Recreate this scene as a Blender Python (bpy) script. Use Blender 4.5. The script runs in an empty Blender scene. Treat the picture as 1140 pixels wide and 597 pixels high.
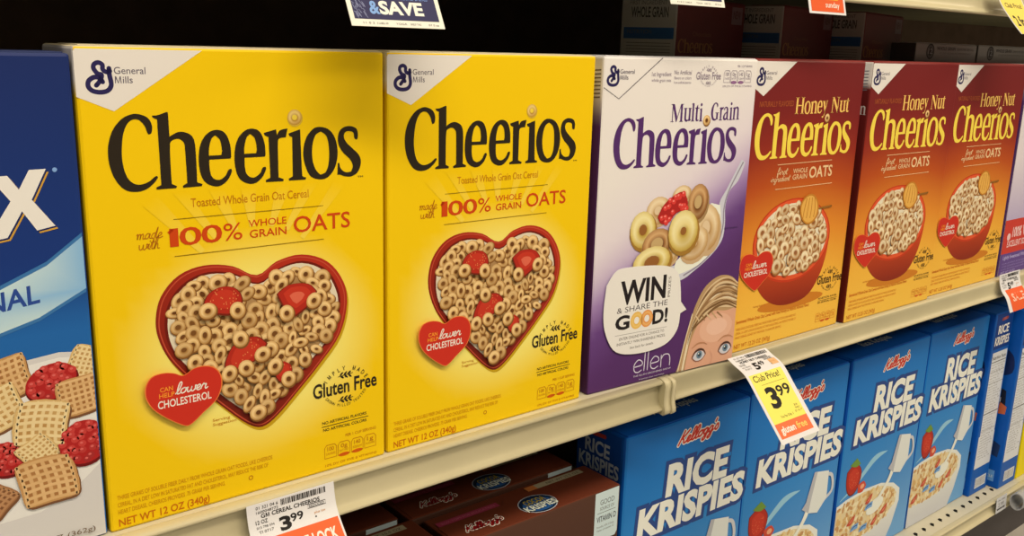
import bpy, bmesh, math, random
from mathutils import Vector, Matrix
from mathutils.geometry import tessellate_polygon

SC = bpy.context.scene
COL = SC.collection
rnd = random.Random(7)
R = math.radians

# ------------------------------------------------------------------ colour
WARM = (1.0, .825, .58)            # tint of the store light
def lin(c):
    c /= 255.0
    return c / 12.92 if c <= .04045 else ((c + .055) / 1.055) ** 2.4
def C(r, g, b):
    """ink colour of a surface that photographs as r,g,b under the warm store light"""
    return tuple(min(.93, max(.003, lin(v) / w * .8 / .80)) for v, w in zip((r, g, b), WARM))
def mix(a, b, t):
    t = max(0, min(1, t))
    return tuple(x + (y - x) * t for x, y in zip(a, b))
def ramp(stops, t):
    if t <= stops[0][0]: return stops[0][1]
    for (t0, c0), (t1, c1) in zip(stops, stops[1:]):
        if t <= t1: return mix(c0, c1, (t - t0) / (t1 - t0))
    return stops[-1][1]

YEL = C(244, 192, 0); YPALE = C(250, 220, 104); WHITE = C(232, 214, 188); INK = C(44, 34, 22)
NAVY = C(44, 36, 74); RED = C(206, 50, 30); ORED = C(205, 66, 14); OTXT = C(196, 118, 10)
PURP = C(92, 48, 96); MAR = C(118, 32, 30); GOLD = C(255, 208, 70); CREAM = C(240, 222, 190)
BLUE = C(10, 92, 160); DBLUE = C(24, 52, 104); DCHEX = C(26, 48, 100)

# ------------------------------------------------------------------ materials
def mat(name, col=None, rough=.5, spec=.4, metallic=0, noise=None):
    m = bpy.data.materials.new(name); m.use_nodes = True
    nt = m.node_tree; b = nt.nodes['Principled BSDF']
    b.inputs['Roughness'].default_value = rough
    b.inputs['Specular IOR Level'].default_value = spec
    b.inputs['Metallic'].default_value = metallic
    if col is None:
        a = nt.nodes.new('ShaderNodeAttribute'); a.attribute_name = 'ink'
        nt.links.new(a.outputs['Color'], b.inputs['Base Color'])
    elif noise:
        sc, amt = noise
        tc = nt.nodes.new('ShaderNodeTexCoord'); n = nt.nodes.new('ShaderNodeTexNoise')
        n.inputs['Scale'].default_value = sc; n.inputs['Detail'].default_value = 6
        cr = nt.nodes.new('ShaderNodeValToRGB')
        cr.color_ramp.elements[0].position = .3; cr.color_ramp.elements[1].position = .75
        cr.color_ramp.elements[0].color = (*[c * (1 - amt) for c in col], 1)
        cr.color_ramp.elements[1].color = (*col, 1)
        nt.links.new(tc.outputs['Object'], n.inputs['Vector'])
        nt.links.new(n.outputs['Fac'], cr.inputs['Fac'])
        nt.links.new(cr.outputs['Color'], b.inputs['Base Color'])
    else:
        b.inputs['Base Color'].default_value = (*col, 1)
    return m
CARD = mat('printed_cardboard', rough=.45, spec=.18)
PAPER = mat('printed_paper', rough=.6, spec=.25)
RAIL = mat('cream_painted_steel', C(206, 184, 134), .38, .45, noise=(18, .08))
DECK = mat('cream_deck_steel', C(212, 192, 150), .45, .4, noise=(12, .1))
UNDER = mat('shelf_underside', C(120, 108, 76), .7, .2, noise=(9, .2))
BACK = mat('brown_pegboard', C(96, 72, 52), .8, .2, noise=(30, .3))
KICK = mat('dark_kick_plate', C(84, 74, 66), .6, .3, noise=(14, .2))
FLOOR = mat('store_floor_vinyl', C(196, 178, 150), .35, .4, noise=(7, .15))
DARKM = mat('slot_black', (.01, .01, .01), .8, .1)

# ------------------------------------------------------------------ object helpers
def empty(name, loc=(0, 0, 0), rz=0, label=None, cat=None, group=None):
    o = bpy.data.objects.new(name, None); COL.objects.link(o)
    o.empty_display_size = .02; o.location = loc; o.rotation_euler = (0, 0, rz)
    if label: o['label'] = label; o['category'] = cat
    if group: o['group'] = group
    return o
def meshobj(name, verts, faces, cols, m, parent=None, smooth=False, mats=None, midx=None):
    me = bpy.data.meshes.new(name); me.from_pydata(verts, [], faces)
    if cols is not None:
        at = me.color_attributes.new('ink', 'FLOAT_COLOR', 'CORNER')
        buf = []
        for f, fc in zip(me.polygons, cols):
            if isinstance(fc, tuple) and not isinstance(fc[0], tuple): fc = [fc] * len(f.vertices)
            for c in fc: buf += [*c, 1]
        at.data.foreach_set('color', buf)
    for k in (mats or [m]): me.materials.append(k)
    if midx: me.polygons.foreach_set('material_index', midx)
    if smooth: me.polygons.foreach_set('use_smooth', [True] * len(me.polygons))
    me.update()
    o = bpy.data.objects.new(name, me); COL.objects.link(o)
    if parent: o.parent = parent
    return o

# ------------------------------------------------------------------ 2-D shapes
def spline(pts, n=5, closed=True):
    """Catmull-Rom through points of any dimension"""
    out = []; N = len(pts)
    rng = range(N) if closed else range(N - 1)
    for i in rng:
        if closed: p0, p1, p2, p3 = pts[i - 1], pts[i], pts[(i + 1) % N], pts[(i + 2) % N]
        else: p0, p1, p2, p3 = pts[max(i - 1, 0)], pts[i], pts[i + 1], pts[min(i + 2, N - 1)]
        for k in range(n):
            t = k / n
            out.append(tuple(.5 * ((2 * b) + (-a + c) * t + (2 * a - 5 * b + 4 * c - d) * t * t + (-a + 3 * b - 3 * c + d) * t ** 3)
                             for a, b, c, d in zip(p0, p1, p2, p3)))
    if not closed: out.append(tuple(pts[-1]))
    return out
def outline(pts, n=5):
    """closed smooth outline that keeps sharp corners sharp and never overshoots"""
    N = len(pts); T = []
    for i in range(N):
        a, b, c = pts[i - 1], pts[i], pts[(i + 1) % N]
        u = (b[0] - a[0], b[1] - a[1]); v = (c[0] - b[0], c[1] - b[1]); lu = math.hypot(*u) or 1e-9; lv = math.hypot(*v) or 1e-9
        cosang = (u[0] * v[0] + u[1] * v[1]) / lu / lv
        w = (c[0] - a[0], c[1] - a[1]); lw = math.hypot(*w) or 1e-9
        k = 0 if cosang < .45 else min(lu, lv) * 1.0
        T.append((w[0] / lw * k, w[1] / lw * k, k))
    out = []
    for i in range(N):
        p, q = pts[i], pts[(i + 1) % N]; s, e = T[i], T[(i + 1) % N]
        if s[2] == 0 and e[2] == 0: out.append(p); continue
        L = math.hypot(q[0] - p[0], q[1] - p[1]); ks = L / s[2] if s[2] else 0; ke = L / e[2] if e[2] else 0
        ks, ke = min(ks, 2.2), min(ke, 2.2)
        for k in range(n):
            t = k / n; h0 = 2 * t ** 3 - 3 * t * t + 1; h1 = t ** 3 - 2 * t * t + t; h2 = -2 * t ** 3 + 3 * t * t; h3 = t ** 3 - t * t
            out.append((h0 * p[0] + h1 * s[0] * ks + h2 * q[0] + h3 * e[0] * ke, h0 * p[1] + h1 * s[1] * ks + h2 * q[1] + h3 * e[1] * ke))
    return out
def ell(cx, cy, rx, ry, rot=0, n=28):
    cr, sr = math.cos(rot), math.sin(rot)
    return [(cx + rx * math.cos(a) * cr - ry * math.sin(a) * sr, cy + rx * math.cos(a) * sr + ry * math.sin(a) * cr)
            for a in (i * 2 * math.pi / n for i in range(n))]

_tc = {}
def textmesh(s, bold):
    k = (s, bold)
    if k not in _tc and bold and 'M' in s:          # thickened M is drawn from its four strokes
        V, F = [], []; i = 0
        def put(v, f, dx=0):
            b = len(V); V.extend((x + dx, y) for x, y in v); F.extend(tuple(b + q for q in p) for p in f)
        def start(i): return max(v[0] for v in textmesh(s[:i + 1], 0)[0]) - max(v[0] for v in textmesh(s[i], 0)[0])
        while i < len(s):
            if s[i] == ' ': i += 1; continue
            if s[i] == 'M':
                t, b, H = .05 + bold, bold, .682; x = start(i)
                for P in ([(.10 - t / 2, -b), (.10 + t, -b), (.15 + t, H + b), (.10, H + b)], [(.68 - t, -b), (.68 + t / 2, -b), (.66, H + b), (.62 - t, H + b)],
                          [(.10, H + b), (.16 + t * 1.1, H + b), (.39 + t * .6, -b), (.39 - t * .6, -b)], [(.66, H + b), (.60 - t * .8, H + b), (.39 - t * .5, -b), (.39 + t * .5, -b)]): put(P, [(0, 1, 2, 3)], x)
                i += 1; continue
            j = i
            while j < len(s) and s[j] != 'M': j += 1
            put(*textmesh(s[i:j].rstrip(), bold), start(i)); i = j
        _tc[k] = (V, F)
    if k not in _tc:
        cu = bpy.data.curves.new('t', 'FONT'); cu.body = s; cu.offset = bold; cu.resolution_u = 3
        ob = bpy.data.objects.new('t', cu); COL.objects.link(ob)
        dg = bpy.context.evaluated_depsgraph_get(); ev = ob.evaluated_get(dg); me = ev.to_mesh()
        V = [(v.co.x, v.co.y) for v in me.vertices]; F = [tuple(p.vertices) for p in me.polygons]
        ev.to_mesh_clear(); bpy.data.objects.remove(ob); bpy.data.curves.remove(cu)
        _tc[k] = (V, F)
    return _tc[k]
_V, _ = textmesh('H', 0); CAP = max(v[1] for v in _V)

class Art:
    """flat printed artwork in box-local centimetres, laid on a surface by a mapping function"""
    def __init__(s): s.v = []; s.f = []; s.c = []
    def add(s, V, F, cols, layer, rev=None):
        b = len(s.v); s.v += [(x, y, layer) for x, y in V]
        for i, f in enumerate(F):
            col = cols[i] if isinstance(cols, list) else cols
            a = sum(V[f[k]][0] * V[f[(k + 1) % len(f)]][1] - V[f[(k + 1) % len(f)]][0] * V[f[k]][1] for k in range(len(f)))
            if isinstance(col, list) and a < 0: col = col[::-1]
            if a < 0: f = f[::-1]
            s.f.append(tuple(b + k for k in f)); s.c.append(col)
    def fill(s, pts, col, layer=1, holes=(), sm=0, colf=None):
        if sm: pts = outline(pts, sm); holes = [outline(h, sm) for h in holes]
        loops = [[Vector((x, y, 0)) for x, y in pts]] + [[Vector((x, y, 0)) for x, y in h] for h in holes]
        V = [p for l in ([pts] + list(holes)) for p in l]
        F = [tuple(t) for t in tessellate_polygon(loops)]
        if colf: s.add(V, F, [[colf(*V[k]) for k in f] for f in F], layer)
        else: s.add(V, F, col, layer)
    def rect(s, x0, y0, x1, y1, col, layer=1): s.fill([(x0, y0), (x1, y0), (x1, y1), (x0, y1)], col, layer)
    def grid(s, x0, y0, x1, y1, nx, ny, colf, layer=0):
        V = [(x0 + (x1 - x0) * i / nx, y0 + (y1 - y0) * j / ny) for j in range(ny + 1) for i in range(nx + 1)]
        F = [(j * (nx + 1) + i, j * (nx + 1) + i + 1, (j + 1) * (nx + 1) + i + 1, (j + 1) * (nx + 1) + i) for j in range(ny) for i in range(nx)]
        s.add(V, F, [[colf(*V[k]) for k in f] for f in F], layer)
    def rings(s, cx, cy, rx, ry, stops, layer, rot=0, n=20, mod=None):
        """concentric colour bands; stops [(radius, colour)...]"""
        V = []; cc = []
        for r, c in stops:
            for k, p in enumerate(ell(cx, cy, rx * r, ry * r, rot, n)):
                V.append(p); cc.append(mod(c, r, 2 * math.pi * k / n + rot) if mod else c)
        F = []
        for j in range(len(stops) - 1):
            for k in range(n):
                F.append((j * n + k, (j + 1) * n + k, (j + 1) * n + (k + 1) % n, j * n + (k + 1) % n))
        F2 = F; s.add(V, F2, [[cc[k] for k in f] for f in F2], layer)
    def line(s, pts, w, col, layer=1, sm=6, closed=False, caps=True):
        """variable-width pen stroke; pts (x,y) or (x,y,w)"""
        P = [(p[0], p[1], p[2] if len(p) > 2 else w) for p in pts]
        if sm > 1 and len(P) > 2: P = spline(P, sm, closed)
        elif closed: P = P[:]
        n = len(P); V = []
        for i in range(n):
            a = P[i - 1] if (i or closed) else P[i]; b = P[(i + 1) % n] if (i < n - 1 or closed) else P[i]
            dx, dy = b[0] - a[0], b[1] - a[1]; L = math.hypot(dx, dy) or 1e-6
            h = P[i][2] / 2
            V += [(P[i][0] - dy / L * h, P[i][1] + dx / L * h), (P[i][0] + dy / L * h, P[i][1] - dx / L * h)]
        F = [(2 * i, 2 * i + 1, (2 * i + 3) % (2 * n), (2 * i + 2) % (2 * n)) for i in range(n if closed else n - 1)]
        s.add(V, F, col, layer)
        if caps and not closed:
            for q in (P[0], P[-1]): s.fill(ell(q[0], q[1], q[2] / 2, q[2] / 2, 0, 10), col, layer)
    def text(s, t, x0, x1, y, h, col, layer=3, bold=0, slant=0, dy=0):
        """t in capital height h on baseline y, fitted between x0 and x1; dy raises the right end"""
        V, F = textmesh(t, bold)
        if not V: return
        V0, _ = textmesh(t, 0)
        a, b = min(v[0] for v in V0), max(v[0] for v in V0)
        sx = (x1 - x0) / (b - a); sy = h / CAP
        W = [(x0 + (vx - a) * sx + slant * vy * sy, y + vy * sy + dy * (vx - a) / (b - a)) for vx, vy in V]
        s.add(W, F, col, layer)
    def arctext(s, t, cx, cy, r, a0, a1, h, col, layer=3, bold=0, under=False):
        n = len(t)
        for i, ch in enumerate(t):
            if ch == ' ': continue
            a = R(a0 + (a1 - a0) * i / (n - 1)); V, F = textmesh(ch, bold)
            m = (min(v[0] for v in V) + max(v[0] for v in V)) / 2; k = h / CAP
            rot = a - math.pi / 2 if not under else a + math.pi / 2
            px, py = cx + r * math.cos(a), cy + r * math.sin(a)
            c_, s_ = math.cos(rot), math.sin(rot)
            s.add([(px + (vx - m) * k * .8 * c_ - vy * k * s_, py + (vx - m) * k * .8 * s_ + vy * k * c_) for vx, vy in V], F, col, layer)
    def glyphs(s, G, fx, col, layer=3, sm=4):
        for outer, holes, smooth in G:
            o = [fx(p) for p in outer]; hs = [[fx(p) for p in h] for h in holes]
            s.fill(o, col, layer, hs, sm if smooth else 0)
    def build(s, name, fn, parent, m=None):
        if not s.v: return None
        return meshobj(name, [fn(*p) for p in s.v], s.f, s.c, m or CARD, parent)

DZ = 2.2e-5
def front(W=None, dz=DZ):  return lambda u, v, l: ((u if W is None else max(.12, min(W * 100 - .12, u))) / 100, -1e-4 - l * dz, max(v, .1) / 100)
def left(D):     return lambda u, v, l: (-1e-4 - l * DZ, D - u / 100, v / 100)      # u runs from the back edge to the front edge
def top(H):      return lambda u, v, l: (u / 100, v / 100, H + 1e-4 + l * DZ)

# ------------------------------------------------------------------ serif lettering (outlines in cm, baseline 0)
def sh(p, dx): return [(x - dx, y - 20.2) for x, y in p]
gC = sh([(3.6,23.27),(3.76,23.33),(3.82,23.76),(3.63,24.16),(3.26,24.36),(2.84,24.41),(2.28,24.19),(1.75,23.61),(1.47,22.9),(1.39,22.22),(1.48,21.44),(1.76,20.73),(2.19,20.26),(2.73,20.12),(3.29,20.22),(3.75,20.55),(3.99,20.85),(3.93,20.94),(3.81,20.9),(3.49,20.66),(3.01,20.51),(2.59,20.63),(2.28,21.05),(2.12,21.84),(2.14,22.61),(2.27,23.38),(2.51,23.89),(2.82,24.11),(3.15,24.06),(3.43,23.73),(3.54,23.38)], 0)
gh = sh([(3.85,24.3),(4.13,24.31),(4.68,24.48),(4.74,24.43),(4.75,23.1),(5.24,23.34),(5.68,23.3),(6.07,23.02),(6.19,22.34),(6.19,20.42),(6.49,20.3),(6.45,20.18),(5.38,20.16),(5.35,20.28),(5.62,20.42),(5.59,22.37),(5.52,22.77),(5.17,22.97),(4.76,22.72),(4.73,20.43),(5.02,20.28),(4.97,20.17),(3.86,20.17),(3.86,20.29),(4.14,20.41),(4.12,24.08),(3.89,24.19)], 0)
gn = sh([(3.85,23.05),(4.13,23.1),(4.68,23.3),(4.74,23.2),(4.75,22.98),(5.24,23.34),(5.68,23.3),(6.07,23.02),(6.19,22.34),(6.19,20.42),(6.49,20.3),(6.45,20.18),(5.38,20.16),(5.35,20.28),(5.62,20.42),(5.59,22.37),(5.52,22.77),(5.17,22.97),(4.76,22.72),(4.73,20.43),(5.02,20.28),(4.97,20.17),(3.86,20.17),(3.86,20.29),(4.14,20.41),(4.12,22.85),(3.89,22.92)], 3.85)
ge = sh([(6.97,21.69),(8.25,21.69),(8.29,21.82),(8.25,22.52),(7.99,23.17),(7.53,23.39),(7.01,23.26),(6.57,22.77),(6.36,21.97),(6.39,21.05),(6.63,20.44),(7.14,20.13),(7.61,20.14),(8.06,20.48),(8.3,20.94),(8.26,21.08),(8.1,21.04),(7.88,20.68),(7.48,20.47),(7.11,20.64),(6.97,21.11)], 6.36)
geh = sh([(6.96,21.92),(7.69,21.92),(7.75,22.17),(7.64,22.82),(7.37,23.08),(7.15,22.89),(6.98,22.3)], 6.36)
gr = sh([(10.37,23.11),(11.16,23.3),(11.21,22.95),(11.41,23.23),(11.91,23.32),(11.78,22.79),(11.34,22.73),(11.25,22.47),(11.23,20.38),(11.56,20.25),(11.54,20.12),(10.41,20.14),(10.39,20.26),(10.7,20.39),(10.66,22.86),(10.44,22.96)], 10.37)
gi = sh([(11.97,23.02),(12.74,23.25),(12.81,20.38),(13.08,20.25),(13.02,20.12),(11.92,20.13),(11.9,20.25),(12.17,20.38),(12.2,22.8),(12.02,22.87)], 11.9)
go = sh([(14.1,23.35),(13.62,23.25),(13.12,22.68),(12.91,21.82),(13.02,21.02),(13.38,20.31),(13.98,20.07),(14.59,20.18),(15.1,20.8),(15.29,21.7),(15.13,22.6),(14.7,23.16)], 12.91)
goh = sh([(14.13,23.06),(13.77,22.85),(13.54,22.18),(13.54,21.29),(13.75,20.68),(14.04,20.37),(14.41,20.49),(14.64,21.03),(14.68,22.03),(14.51,22.78)], 12.91)
gs = sh([(16.66,22.46),(16.51,22.55),(16.44,22.9),(16.21,23.01),(15.87,22.97),(15.75,22.68),(15.92,22.32),(16.37,21.9),(16.82,21.47),(16.96,21.0),(16.75,20.4),(16.29,20.12),(15.77,20.15),(15.41,20.28),(15.25,20.27),(15.29,21.02),(15.4,21.04),(15.49,20.68),(15.83,20.41),(16.23,20.43),(16.37,20.78),(16.18,21.2),(15.68,21.68),(15.37,22.19),(15.33,22.7),(15.53,23.14),(16.04,23.34),(16.61,23.2),(16.76,22.89),(16.74,22.54)], 0)
def mv(p, dx, dy=0): return [(x + dx, y + dy) for x, y in p]
def bx(*r): return ([(r[0], r[1]), (r[2], r[1]), (r[2], r[3]), (r[0], r[3])], [], 0)
CHEER = [(gC, [], 1), (gh, [], 1), (mv(ge, 6.36), [mv(geh, 6.36)], 1), (mv(ge, 8.5), [mv(geh, 8.5)], 1), (mv(gr, 10.37), [], 1),
         (mv(gi, 11.9), [], 1), (mv(go, 12.91), [mv(goh, 12.91)], 1), (gs, [], 1)]
def cheerword(a, x0, x1, base, topy, col, layer=3, sm=4):
    kx = (x1 - x0) / (16.96 - 1.39); ky = (topy - base) / 4.28
    a.glyphs(CHEER, lambda p: (x0 + (p[0] - 1.39) * kx, base + p[1] * ky), col, layer, sm)
def rot180(p, w, h): return [(w - x, h - y) for x, y in p]
SER = {'e': ([(ge, [geh], 1)], 1.95), 'o': ([(go, [goh], 1)], 2.4), 'r': ([(gr, [], 1)], 1.45), 'n': ([(gn, [], 1)], 2.65),
       'u': ([(rot180(gn, 2.64, 3.12), [], 1)], 2.65),
       'i': ([(gi, [], 1), (ell(.55, 3.85, .33, .36), [], 0)], 1.25),
       'l': ([bx(.3, 0, .88, 4.2), bx(0, 0, 1.18, .13), ([(0, 3.95), (.35, 3.95), (.35, 4.2), (.88, 4.3), (.3, 4.2)], [], 0)], 1.25),
       't': ([bx(0, 2.95, 1.45, 3.15), ([(.35, .5), (.5, .1), (.85, -.05), (1.25, .05), (1.55, .35), (1.5, .42), (1.15, .28), (.95, .5), (.95, 3.9), (.6, 3.6), (.35, 3.1)], [], 0)], 1.6),
       'H': ([bx(.3, 0, .95, 4.1), bx(2.45, 0, 3.1, 4.1), bx(.9, 1.95, 2.5, 2.2), bx(0, 0, 1.25, .14), bx(0, 3.96, 1.25, 4.1), bx(2.15, 0, 3.4, .14), bx(2.15, 3.96, 3.4, 4.1)], 3.5),
       'N': ([bx(.4, 0, .65, 4.1), bx(2.7, 0, 2.95, 4.1), ([(.1, 4.1), (1.05, 4.1), (2.95, .9), (2.95, -.05), (2.65, -.05), (.45, 3.7)], [], 0), bx(0, 0, 1.05, .13), bx(2.3, 3.97, 3.35, 4.1)], 3.45),
       'M': ([bx(.45, 0, .7, 4.1), bx(3.3, 0, 3.95, 4.1), ([(.2, 4.1), (1.1, 4.1), (2.2, 1.2), (2.0, 0), (1.85, 0), (.5, 3.7)], [], 0), ([(3.5, 4.1), (3.3, 4.1), (1.85, 0), (2.05, 0)], [], 0), bx(0, 0, 1.1, .13), bx(3.0, 0, 4.25, .13), bx(3.3, 3.97, 4.25, 4.1), bx(0, 3.97, .8, 4.1)], 4.4),
       'G': ([(mv(gC, -1.39), [], 1), bx(2.0, .2, 2.6, 1.75), bx(1.6, 1.68, 2.95, 1.82)], 3.1),
       'a': ([([(1.95, .1), (2.3, .2), (2.35, .02), (1.8, -.05), (1.45, .2), (1.0, -.08), (.45, -.05), (.1, .4), (.15, 1.05), (.6, 1.6), (1.35, 1.95), (1.3, 2.6), (1.05, 2.9), (.7, 2.85), (.6, 2.4), (.25, 2.35), (.3, 2.85), (.85, 3.17), (1.5, 3.1), (1.88, 2.6), (1.88, .4)],
                [[(1.32, 1.65), (.85, 1.35), (.65, .85), (.75, .45), (1.05, .35), (1.32, .55)]], 0)], 2.45),
       'y': ([([(.15, 3.1), (.85, 3.1), (1.45, 1.0), (1.3, .2), (1.15, .2)], [], 0), ([(1.75, 3.1), (2.0, 3.1), (1.1, -.6), (.7, -1.15), (.2, -1.2), (.1, -.9), (.45, -.75), (.75, -.85), (1.1, 0)], [], 0), bx(0, 2.98, 1.05, 3.12), bx(1.5, 2.98, 2.2, 3.12)], 2.25)}
def serif(a, word, x0, x1, base, cap, col, layer=3):
    wd = sum(SER[c][1] for c in word) - .1; kx = (x1 - x0) / wd; ky = cap / 4.15; x = 0
    for c in word:
        G, w = SER[c]
        a.glyphs(G, lambda p, x=x: (x0 + (p[0] + x) * kx, base + p[1] * ky), col, layer, 3)
        x += w

# ------------------------------------------------------------------ joined-up script lettering (x-height 1)
SCR = {
 'l': ([[(0,.1),(.35,.7),(.55,1.7),(.4,2.1),(.2,1.8),(.15,.6),(.3,.02),(.65,.1)]], .6),
 'o': ([[(.5,.95),(.15,.75),(.1,.25),(.4,0),(.75,.3),(.7,.8),(.5,.95),(.7,.85),(1.0,.85)]], .9),
 'w': ([[(0,.85),(.1,.3),(.3,0),(.6,.3),(.65,.9),(.65,.3),(.9,0),(1.2,.4),(1.15,.95),(1.4,.85)]], 1.3),
 'e': ([[(0,.25),(.4,.45),(.6,.75),(.4,1),(.15,.7),(.15,.25),(.4,0),(.8,.2)]], .75),
 'r': ([[(0,.3),(.25,1.05),(.35,.85),(.65,.85),(.6,.3),(.75,.0),(1.0,.2)]], .9),
 'm': ([[(0,.8),(.15,.95),(.2,0),(.25,.7),(.5,.95),(.6,.7),(.6,0),(.65,.7),(.9,.95),(1.02,.7),(1.02,.1),(1.3,.1)]], 1.25),
 'a': ([[(.7,.85),(.35,.95),(.1,.5),(.25,.05),(.55,.2),(.75,.9),(.75,.2),(1,.05)]], .95),
 'd': ([[(.7,.85),(.35,.95),(.1,.5),(.25,.05),(.55,.2),(.85,2.0),(.78,.2),(1.05,.05)]], 1.0),
 'i': ([[(0,.3),(.25,.95),(.22,.2),(.5,.05)],[(.3,1.4),(.34,1.5)]], .5),
 't': ([[(0,.3),(.35,1.8),(.25,.2),(.55,.05)],[(0,1.15),(.65,1.3)]], .55),
 'h': ([[(0,.1),(.4,1.2),(.4,2.0),(.2,1.8),(.15,0),(.3,.7),(.55,.9),(.65,.1),(.95,.05)]], .9),
 'f': ([[(0,.3),(.5,1.6),(.4,2.1),(.2,1.6),(.15,-.6),(.35,-.5),(.3,.2),(.7,.4)]], .6),
 's': ([[(0,.3),(.35,1.0),(.6,.4),(.4,0),(.1,.15)]], .65),
 'n': ([[(0,.8),(.15,.95),(.2,0),(.25,.7),(.55,.95),(.65,.7),(.65,.1),(.9,.1)]], .85),
 'g': ([[(.7,.85),(.35,.95),(.1,.5),(.3,.05),(.6,.25),(.72,.9),(.62,-.6),(.3,-.9),(.15,-.6),(.9,.2)]], .88),
 'K': ([[(.55,2.1),(.35,1.2),(.05,0)],[(1.35,2.0),(.8,1.3),(.3,.95),(.65,.8),(.9,.1),(1.25,.15)]], 1.25),
 "'": ([[(.2,1.9),(.1,1.5)]], .25), ' ': ([], .6),
}
def script(a, word, x0, x1, base, xh, w, col, layer=3, slant=.25, dy=0):
    wd = sum(SCR[c][1] for c in word); kx = (x1 - x0) / wd; x = 0
    for c in word:
        P, adv = SCR[c]
        for st in P:
            a.line([(x0 + (px + x) * kx + slant * py * xh, base + py * xh + dy * (px + x) / wd) for px, py in st], w, col, layer, 5)
        x += adv

# ------------------------------------------------------------------ recurring artwork
def gm_logo(a, x, y, k, layer=3, col=NAVY, letters=True, tcol=C(96, 84, 92)):
    """looped G monogram with its two-line name; x,y lower-left, k scale"""
    g1 = [(1.39,26.13),(1.22,26.35),(0.95,26.37),(0.69,26.18),(0.65,25.9),(0.85,25.67),(1.24,25.59),(1.63,25.68),(1.82,25.99),(1.76,26.51),(1.76,26.84)]
    g2 = [(1.8,26.7),(1.61,26.65),(1.44,26.79),(1.43,27.03),(1.23,27.14),(1.02,27.05),(0.98,26.84),(1.15,26.58),(1.37,26.49),(1.25,26.18),(1.06,25.95)]
    f = lambda P: [(x + (u - .55) * k, y + (v - 25.5) * k) for u, v in P]
    a.line(f(g1), .25 * k, col, layer); a.line(f(g2), .24 * k, col, layer)
    if letters:
        a.text('General', x + 1.45 * k, x + 3.1 * k, y + 1.05 * k, .36 * k, tcol, layer, .004)
        a.text('Mills', x + 1.47 * k, x + 2.4 * k, y + .56 * k, .36 * k, tcol, layer, .004)

class Packer:
    """gives every overlapping printed piece its own layer"""
    def __init__(s, base, step): s.items = []; s.base = base; s.step = step
    def layer(s, x, y, r):
        m = -1
        for (X, Y, Rr, l) in s.items:
            if (X - x) ** 2 + (Y - y) ** 2 < (Rr + r) ** 2: m = max(m, l)
        s.items.append((x, y, r, m + 1)); return s.base + (m + 1) * s.step
OAT_D, OAT_M, OAT_L, OAT_H = C(150, 98, 42), C(204, 144, 72), C(226, 172, 98), C(245, 201, 130)
HOLE = C(104, 58, 22)
def oat_ring(a, x, y, rx, ry, rot, L, pal=None, hole=.3):
    D, M, Li, Hi, Ho = pal or (OAT_D, OAT_M, OAT_L, OAT_H, HOLE)
    a.fill(ell(x + .06 * rx, y - .13 * ry, rx * 1.09, ry * 1.09, rot, 16), mix(D, Ho, .55), L)
    def mod(c, r, ang):
        k = math.cos(ang - R(110)); return mix(c, Hi, .5 * k) if k > 0 else mix(c, D, -.5 * k)
    a.rings(x, y, rx, ry, [(hole * .95, Ho), (hole * 1.1, mix(D, M, .4)), (hole + .18, Li), (.68, Hi), (.84, Li), (1, mix(M, D, .3))], L + 1, rot, 18, mod)
    a.fill(ell(x, y, rx * hole, ry * hole, rot, 12), Ho, L + 2)
def inside(p, poly):
    x, y = p; c = False; n = len(poly)
    for i in range(n):
        (x1, y1), (x2, y2) = poly[i], poly[i - 1]
        if (y1 > y) != (y2 > y) and x < (x2 - x1) * (y - y1) / (y2 - y1) + x1: c = not c
    return c
def pile(a, poly, r, seed, base, pal=None, gap=1.25, avoid=()):
    rr = random.Random(seed); pk = Packer(base, 3); pts = []
    xs = [p[0] for p in poly]; ys = [p[1] for p in poly]
    for _ in range(9000):
        x, y = rr.uniform(min(xs), max(xs)), rr.uniform(min(ys), max(ys))
        if not inside((x, y), poly): continue
        m = r * .55
        if not all(inside((x + m * math.cos(t), y + m * math.sin(t)), poly) for t in (0, 1.57, 3.14, 4.71)): continue
        if any((x - q[0]) ** 2 + (y - q[1]) ** 2 < (r * gap) ** 2 for q in pts): continue
        if any((x - ax) ** 2 + (y - ay) ** 2 < ar ** 2 for ax, ay, ar in avoid): continue
        pts.append((x, y))
    pts.sort(key=lambda q: -q[1] + rr.uniform(-.6, .6))
    base_pal = pal or (OAT_D, OAT_M, OAT_L, OAT_H, HOLE)
    for x, y in pts:
        sh_ = rr.choice([0, 0, .1, .2, .32]); k = rr.uniform(.86, 1.1); asp = rr.choice([1, .92, .85, .7, .6]); rot = rr.uniform(0, 3.14)
        oat_ring(a, x, y, r * k, r * k * asp, rot, pk.layer(x, y, r * 1.1), tuple(mix(q, OAT_D, sh_) for q in base_pal), rr.uniform(.24, .36))
    return pk
def strawberry(a, pts, L, cut=False, seed=1):
    rr = random.Random(seed); cx = sum(p[0] for p in pts) / len(pts); cy = sum(p[1] for p in pts) / len(pts)
    a.fill([(cx + (x - cx) * 1.08, cy - .06 + (y - cy) * 1.08) for x, y in pts], C(120, 34, 16), L, sm=5)
    a.fill(pts, C(178, 40, 24), L + 1, sm=5)
    a.fill([(cx + (x - cx) * .72, cy + .08 + (y - cy) * .7) for x, y in pts], C(198, 52, 30), L + 2, sm=5)
    if cut:
        a.fill([(cx + (x - cx) * .4, cy + .02 + (y - cy) * .38) for x, y in pts], C(222, 98, 66), L + 3, sm=5)
    else:
        for _ in range(34):
            x, y = cx + rr.uniform(-1, 1), cy + rr.uniform(-1, 1)
            if inside((x, y), pts): a.fill(ell(x, y, .035, .05, 0, 6), C(226, 130, 70), L + 3)
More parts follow.
